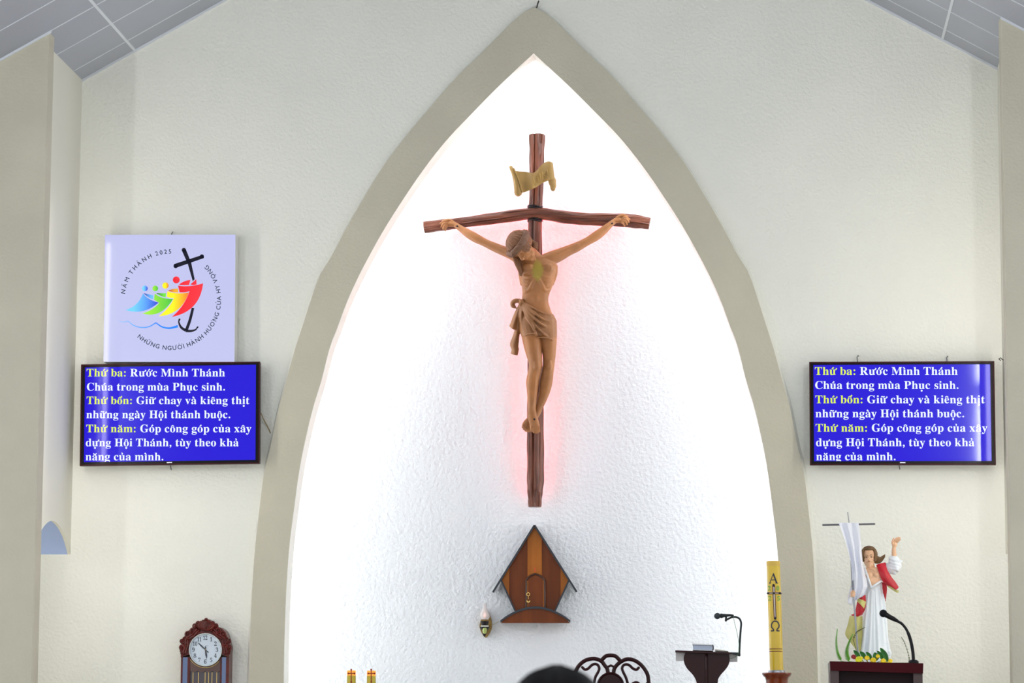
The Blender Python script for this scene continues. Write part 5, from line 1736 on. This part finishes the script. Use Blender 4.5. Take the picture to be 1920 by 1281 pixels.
# staff with a white banner held by the statue
silver_t = mat('silver_tube', (150, 152, 156), .3, metal=.8)
stf = thing('banner_staff', S_(342, 1100, .15), 'thin silver staff with crossbar and white banner held by the robed statue', 'banner')
mb = MB(); mb.tube([S_(268, 42, .10), S_(280, 126, .10)], .0028, 8); mb.tube([S_(280, 126, .10), S_(300, 500, .112), S_(303, 570, .135), S_(309, 634, .162), S_(320, 760, .165), S_(342, 1050, .15), S_(346, 1104, .15)], .0062, 10); mb.build('pole', silver_t, stf)
mb = MB(); mb.tube([S_(90, 134, .11), S_(463, 127, .11)], .0058, 10); mb.build('crossbar', mat('dark_steel', (112, 112, 116), .35, metal=.7), stf)
ban = mat('white_satin', (244, 246, 255), .5, vary=.01, vscale=8)
mb = MB()
rows = []
for y, xl, xr in ((118, 206, 348), (128, 206, 349), (200, 234, 357), (300, 266, 368), (400, 290, 378), (480, 300, 392), (540, 300, 404), (590, 288, 412), (640, 276, 405), (690, 268, 380), (712, 286, 330)):
    row = []
    n = 13
    for k in range(n):
        t = k / (n - 1)
        tight = min(1, (y - 110) / 300)
        w = (.008 + .012 * tight) * sin(t * pi * (4.6) + y * .006) + .006 * sin(t * 17 + y * .01)
        row.append((xl + (xr - xl) * t, y + (14 * sin(t * 5) if y > 500 else 0) - (26 * t if y > 620 else 0), .128 + w + .012 * tight))
    rows.append(row)
q = [list(z) for z in zip(*[spline([r[k] for r in rows], 4) for k in range(13)])]
mb.rings([[S_(*p) for p in r] + [S_(p[0], p[1], p[2] - .005) for p in r[::-1]] for r in q])
mb.build('banner', ban, stf)

# flowers at the statue's feet
YFw = -.86
def F_(X, Y, d=0.0):
    return W(1555 + X / 10.588, 1160 + Y / 10.588, YFw - d)
FU = .003425 / 10.588
zped += .002
fl = thing('flower_arrangement', (F_(800, 900)[0], YFw, zped), 'bowl of yellow and red flowers with fern fronds at the statue\'s feet', 'flowers')
fx = F_(800, 900)[0]
mb = MB(); mb.lathe((fx, YFw, zped), [(.05, 0), (.055, .004), (.075, .010), (.08, .014), (.074, .015), (.02, .013)], 24); mb.build('dish', mat('dark_bowl', (60, 50, 46), .4), fl)
leafm = mat('glossy_leaf', (58, 128, 58), .35, vary=.3, vscale=30)
fern_m = mat('bright_fern', (112, 186, 62), .5, vary=.25, vscale=40)
dry_m = mat('dry_stem', (96, 104, 60), .6)
def leaf(tip, base, w):
    mb = MB()
    t, b = np.array(tip, float), np.array(base, float)
    ax = t - b; nrm = np.array((-ax[1], ax[0])) / np.linalg.norm(ax)
    rows = []
    for k in range(9):
        s_ = k / 8
        c = b + ax * s_ + nrm * (12 * sin(pi * s_))
        h = w * .5 * sin(pi * min(1, s_ * .9 + .08)) ** .8 + 2
        if k == 8: h = 1.5
        rows.append([F_(*(c - nrm * h), .03 - .01 * s_), F_(*(c), .022 - .01 * s_), F_(*(c + nrm * h), .03 - .01 * s_)] + [F_(*(c + nrm * h), .026 - .01 * s_), F_(*(c), .017 - .01 * s_), F_(*(c - nrm * h), .026 - .01 * s_)])
    mb.rings(rows)
    mb.tube([F_(*b, .024), np.array((fx + (F_(*b)[0] - fx) * .5, YFw, zped + .014))], .002, 6)
    return mb.build('leaf', leafm, fl)
for a in (((478, 628), (610, 805), 84), ((600, 652), (725, 810), 88), ((728, 662), (835, 830), 84), ((900, 672), (930, 840), 130), ((948, 640), (1062, 825), 80), ((1008, 580), (1160, 850), 104)):
    leaf(*a)
def frond(stem, m, length, dense=16, name='fern_frond'):
    mb = MB()
    s_ = spline(stem, 8)
    mb.tube([F_(x, y, .0) for x, y in s_], .0016, 6)
    mb.tube([F_(*s_[0], 0), np.array((fx + (F_(*s_[0])[0] - fx) * .6, YFw, zped + .014))], .002, 6)
    n = len(s_)
    for i in range(1, dense):
        k = i / dense * (n - 1)
        p = np.array(s_[int(k)]); q = np.array(s_[min(int(k) + 1, n - 1)])
        t = (q - p) / (np.linalg.norm(q - p) + 1e-6); nn = np.array((-t[1], t[0]))
        L_ = length * (1 - (i / dense) ** 1.6 * .85)
        for sgn in (-1, 1):
            e = p + t * L_ * .75 + nn * sgn * L_ * .62
            mid_ = (p + e) / 2 + t * 5
            mb.tube([F_(*p, 0), F_(*mid_, .006), F_(*e, .004)], [.002, .0042, .0008], 6, flat=.4)
    return mb.build(name, m, fl)
frond([(240, 850), (165, 700), (138, 450), (160, 205)], fern_m, 62, 24)
frond([(385, 850), (345, 700), (385, 500), (470, 310)], fern_m, 80, 26)
frond([(470, 420), (540, 280), (620, 225), (705, 178)], dry_m, 34, 12, 'dry_sprig')
frond([(1592, 880), (1575, 740), (1500, 500), (1430, 370)], dry_m, 26, 12, 'dry_sprig')
yel_p = mat('yellow_petal', (250, 214, 20), .5, vary=.12, vscale=60)
lime_p = mat('lime_petal', (226, 226, 30), .5, vary=.12, vscale=60)
red_p = mat('red_petal', (150, 22, 24), .5, vary=.25, vscale=60)
def flower(x, y, r, m, petals=12):
    mb = MB()
    c = F_(x, y, .04)
    R_ = r * FU
    rng = random.Random(int(x))
    for lay, (rad, zt_) in enumerate(((.95, .15), (.7, .45), (.4, .7))):
        for k in range(petals - 3 * lay):
            t = 2 * pi * k / (petals - 3 * lay) + lay * .4 + rng.uniform(-.1, .1)
            d = np.array((cos(t), -.3 - zt_ * .6, sin(t) * .8 + .35)); d /= np.linalg.norm(d)
            mb.ball(c + d * R_ * rad * .62, (R_ * .36, R_ * .22, R_ * .33), 8, 6)
    mb.ball(c, R_ * .5, 8, 6)
    mb.tube([c + np.array((0, .006, -R_ * .3)), np.array((fx + (c[0] - fx) * .6, YFw, zped + .014))], .0022, 6)
    mb.build('flower', m, fl)
for x, y, r, m in ((585, 822, 78, lime_p), (748, 790, 56, yel_p), (870, 836, 66, yel_p), (962, 752, 46, yel_p), (1070, 846, 58, yel_p), (1212, 846, 48, yel_p), (483, 765, 56, red_p), (635, 790, 40, yel_p)):
    flower(x, y, r, m)

# ------------------------------------------------------------------ small fittings on the walls
def small(name, pts, r, m, label, cat, group=None):
    mb = MB(); mb.tube(pts, r, 8)
    o = mb.build(name, m, None)
    own_origin(o, pts[0])
    return tag(o, label, cat, group)
galv = mat('grey_wire', (120, 122, 124), .4, metal=.6)
for px, py, dx, lab in ((1608, 676, 2, 'bent grey wire hook above the left part of the television near the statue'), (1776, 677, 1, 'bent grey wire hook above the right part of the television near the statue')):
    small('wall_hook', [W(px, py + 6, 0.0), W(px, py + 2, -.02), W(px - 1, py - 6, -.02), W(px + 1, py - 9, -.012), W(px + dx, py - 8, .0)], .0035, galv, lab, 'hook')
small('wall_hook', [W(1686, 871, 0.0), W(1686, 874, -.02), W(1687, 880, -.02)], .0035, galv, 'short grey wire end below the television near the statue', 'hook')
small('wall_hook', [W(320, 873, 0.0), W(320, 875, -.02), W(321, 881, -.02)], .0035, galv, 'short grey wire end below the television under the square board', 'hook')
small('wall_hook', [W(322, 441, 0.0), W(322, 438, -.02), W(324, 435, -.02)], .0035, galv, 'tiny grey clip on top of the square lit board', 'hook')
small('wall_hook', [W(1007, 12, 0.0), W(1006.5, 14, -.03), W(1008.5, 6, -.04), W(1010, 2, -.035)], .005, mat('dark_wire', (70, 66, 60), .5), 'dark bent hook at the tip of the pointed arch', 'hook')
small('wall_hook', [W(1876, 676, PY), W(1873, 673, PY - .015), W(1876, 671, PY - .02), W(1879, 674, PY - .012), W(1881, 675, PY)], .003, mat('dark_wire', (70, 66, 60), .5), 'small dark wire loop at the edge of the right front pier', 'hook')
small('cord', [W(489.5, 775, -.08), W(492, 782, -.04), W(499, 795, -.02), W(505, 807, -.008), W(507, 812, .0)], .0028, mat('yellow_cord', (160, 132, 70), .6), 'thin yellowish cord from the television to the arch edge', 'cord')

# ------------------------------------------------------------------ person in the foreground, seen from behind (only the hair shows)
YPn = -13.6
top = W(1045, 1257, YPn)
xp, hp_ = top[0], top[2]
per = thing('person', (xp, YPn, 0), 'person with black hair standing with back turned in the foreground', 'person')
skin2 = mat('skin', (190, 140, 108), .5)
hz = hp_ - .115
mb = MB()
def pl(pts, **k): limb(mb, [(xp + x, YPn + y, z, r) for x, y, z, r in pts], **k)
Lp = head_prims(mb, (xp, YPn, hz), (0, .03, 1), (0, 1, 0), .205, beard=False)
pl([(0, -.01, hz - .08, .052), (0, -.015, hz - .16, .054), (0, -.01, hz - .2, .07)])
zs0 = hz - .2
def pring(z, rx, ry, y=0.0): return [(xp + rx * cos(2 * pi * k / 28), YPn + y + ry * sin(2 * pi * k / 28), z) for k in range(28)]
mb.rings([pring(zs0 + .01, .09, .06), pring(zs0 - .04, .17, .085), pring(zs0 - .12, .168, .10), pring(zs0 - .25, .14, .095), pring(zs0 - .36, .125, .09), pring(zs0 - .48, .155, .105), pring(zs0 - .58, .155, .105), pring(zs0 - .64, .12, .09)])
for s in (-1, 1):
    pl([(s * .155, 0, zs0 - .06, .055), (s * .19, -.005, zs0 - .18, .047), (s * .205, .0, zs0 - .31, .04), (s * .205, .03, zs0 - .42, .036), (s * .20, .06, zs0 - .53, .026)])
    mb.ball((xp + s * .2, YPn + .07, zs0 - .575), (.016, .034, .045), 12, 8)
    for k in range(4):
        y_ = .095 - .02 * k
        pl([(s * .2, y_, zs0 - .605, .0085), (s * .197, y_ + .006, zs0 - .64 - .006 * (k in (1, 2)), .008), (s * .19, y_ + .004, zs0 - .67 - .01 * (k in (1, 2)), .0065)], n=8)
    pl([(s * .195, .1, zs0 - .56, .01), (s * .185, .118, zs0 - .59, .009), (s * .18, .118, zs0 - .62, .0075)], n=8)
    pl([(s * .078, 0, zs0 - .6, .085), (s * .08, .005, zs0 - .78, .068), (s * .08, .01, zs0 - .92, .052), (s * .08, -.005, zs0 - 1.03, .05), (s * .08, -.01, .12, .034), (s * .08, -.01, .06, .034)])
    pl([(s * .08, -.02, .045, .036), (s * .085, .06, .04, .036), (s * .09, .13, .03, .026)])
organic(mb, 'body', skin2, per, .008, 4, .5)
mb = MB()
mb.rings([pring(zs0 + .03, .085, .07), pring(zs0 - .035, .178, .095), pring(zs0 - .12, .18, .112), pring(zs0 - .25, .155, .108), pring(zs0 - .36, .145, .104), pring(zs0 - .48, .17, .12), pring(zs0 - .56, .172, .122)])
for s in (-1, 1):
    pl([(s * .15, 0, zs0 - .06, .066), (s * .19, -.005, zs0 - .18, .058), (s * .206, .0, zs0 - .3, .052)])
organic(mb, 'shirt', mat('white_shirt', (214, 216, 220), .8), per, .009, 4, .5)
mb = MB()
mb.rings([pring(zs0 - .5, .168, .118), pring(zs0 - .6, .166, .118), pring(zs0 - .68, .15, .11)])
for s in (-1, 1):
    pl([(s * .078, 0, zs0 - .6, .094), (s * .08, .005, zs0 - .78, .08), (s * .08, .01, zs0 - .92, .068), (s * .08, -.005, zs0 - 1.03, .06), (s * .08, -.01, .1, .05)])
organic(mb, 'trousers', mat('dark_trousers', (36, 38, 46), .85), per, .009, 4, .5)
black_hair = mat('black_hair', (9, 8, 11), .6, vary=.3, vscale=60, spec=.1)
mb = MB()
mb.ball((xp, YPn - .012, hz + .012), (.098, .112, .103), 24, 16)
mb.ball((xp, YPn - .05, hz - .05), (.088, .07, .09), 20, 12)
mb.ball((xp - .062, YPn - .03, hz + .055), (.032, .05, .03), 12, 8)
for k in range(30):
    t = pi + pi * k / 29
    pts = [(xp + .1 * cos(t) * sin(p_), YPn - .012 + .114 * sin(t) * sin(p_) , hz + .012 + .105 * cos(p_)) for p_ in (.1, .6, 1.1, 1.6, 2.1)]
    limb(mb, [(*p, .011) for p in pts], n=6, per=3)
mb.build('hair', black_hair, per)
for s in (-1, 1):
    mb = MB()
    limb(mb, [(xp + s * .08, YPn - .035, .045, .044), (xp + s * .085, YPn + .06, .045, .046), (xp + s * .09, YPn + .145, .036, .034)], n=12, flat=.85, ref=(0, 0, 1))
    mb.build('shoe', mat('black_shoe', (22, 20, 20), .4), per)
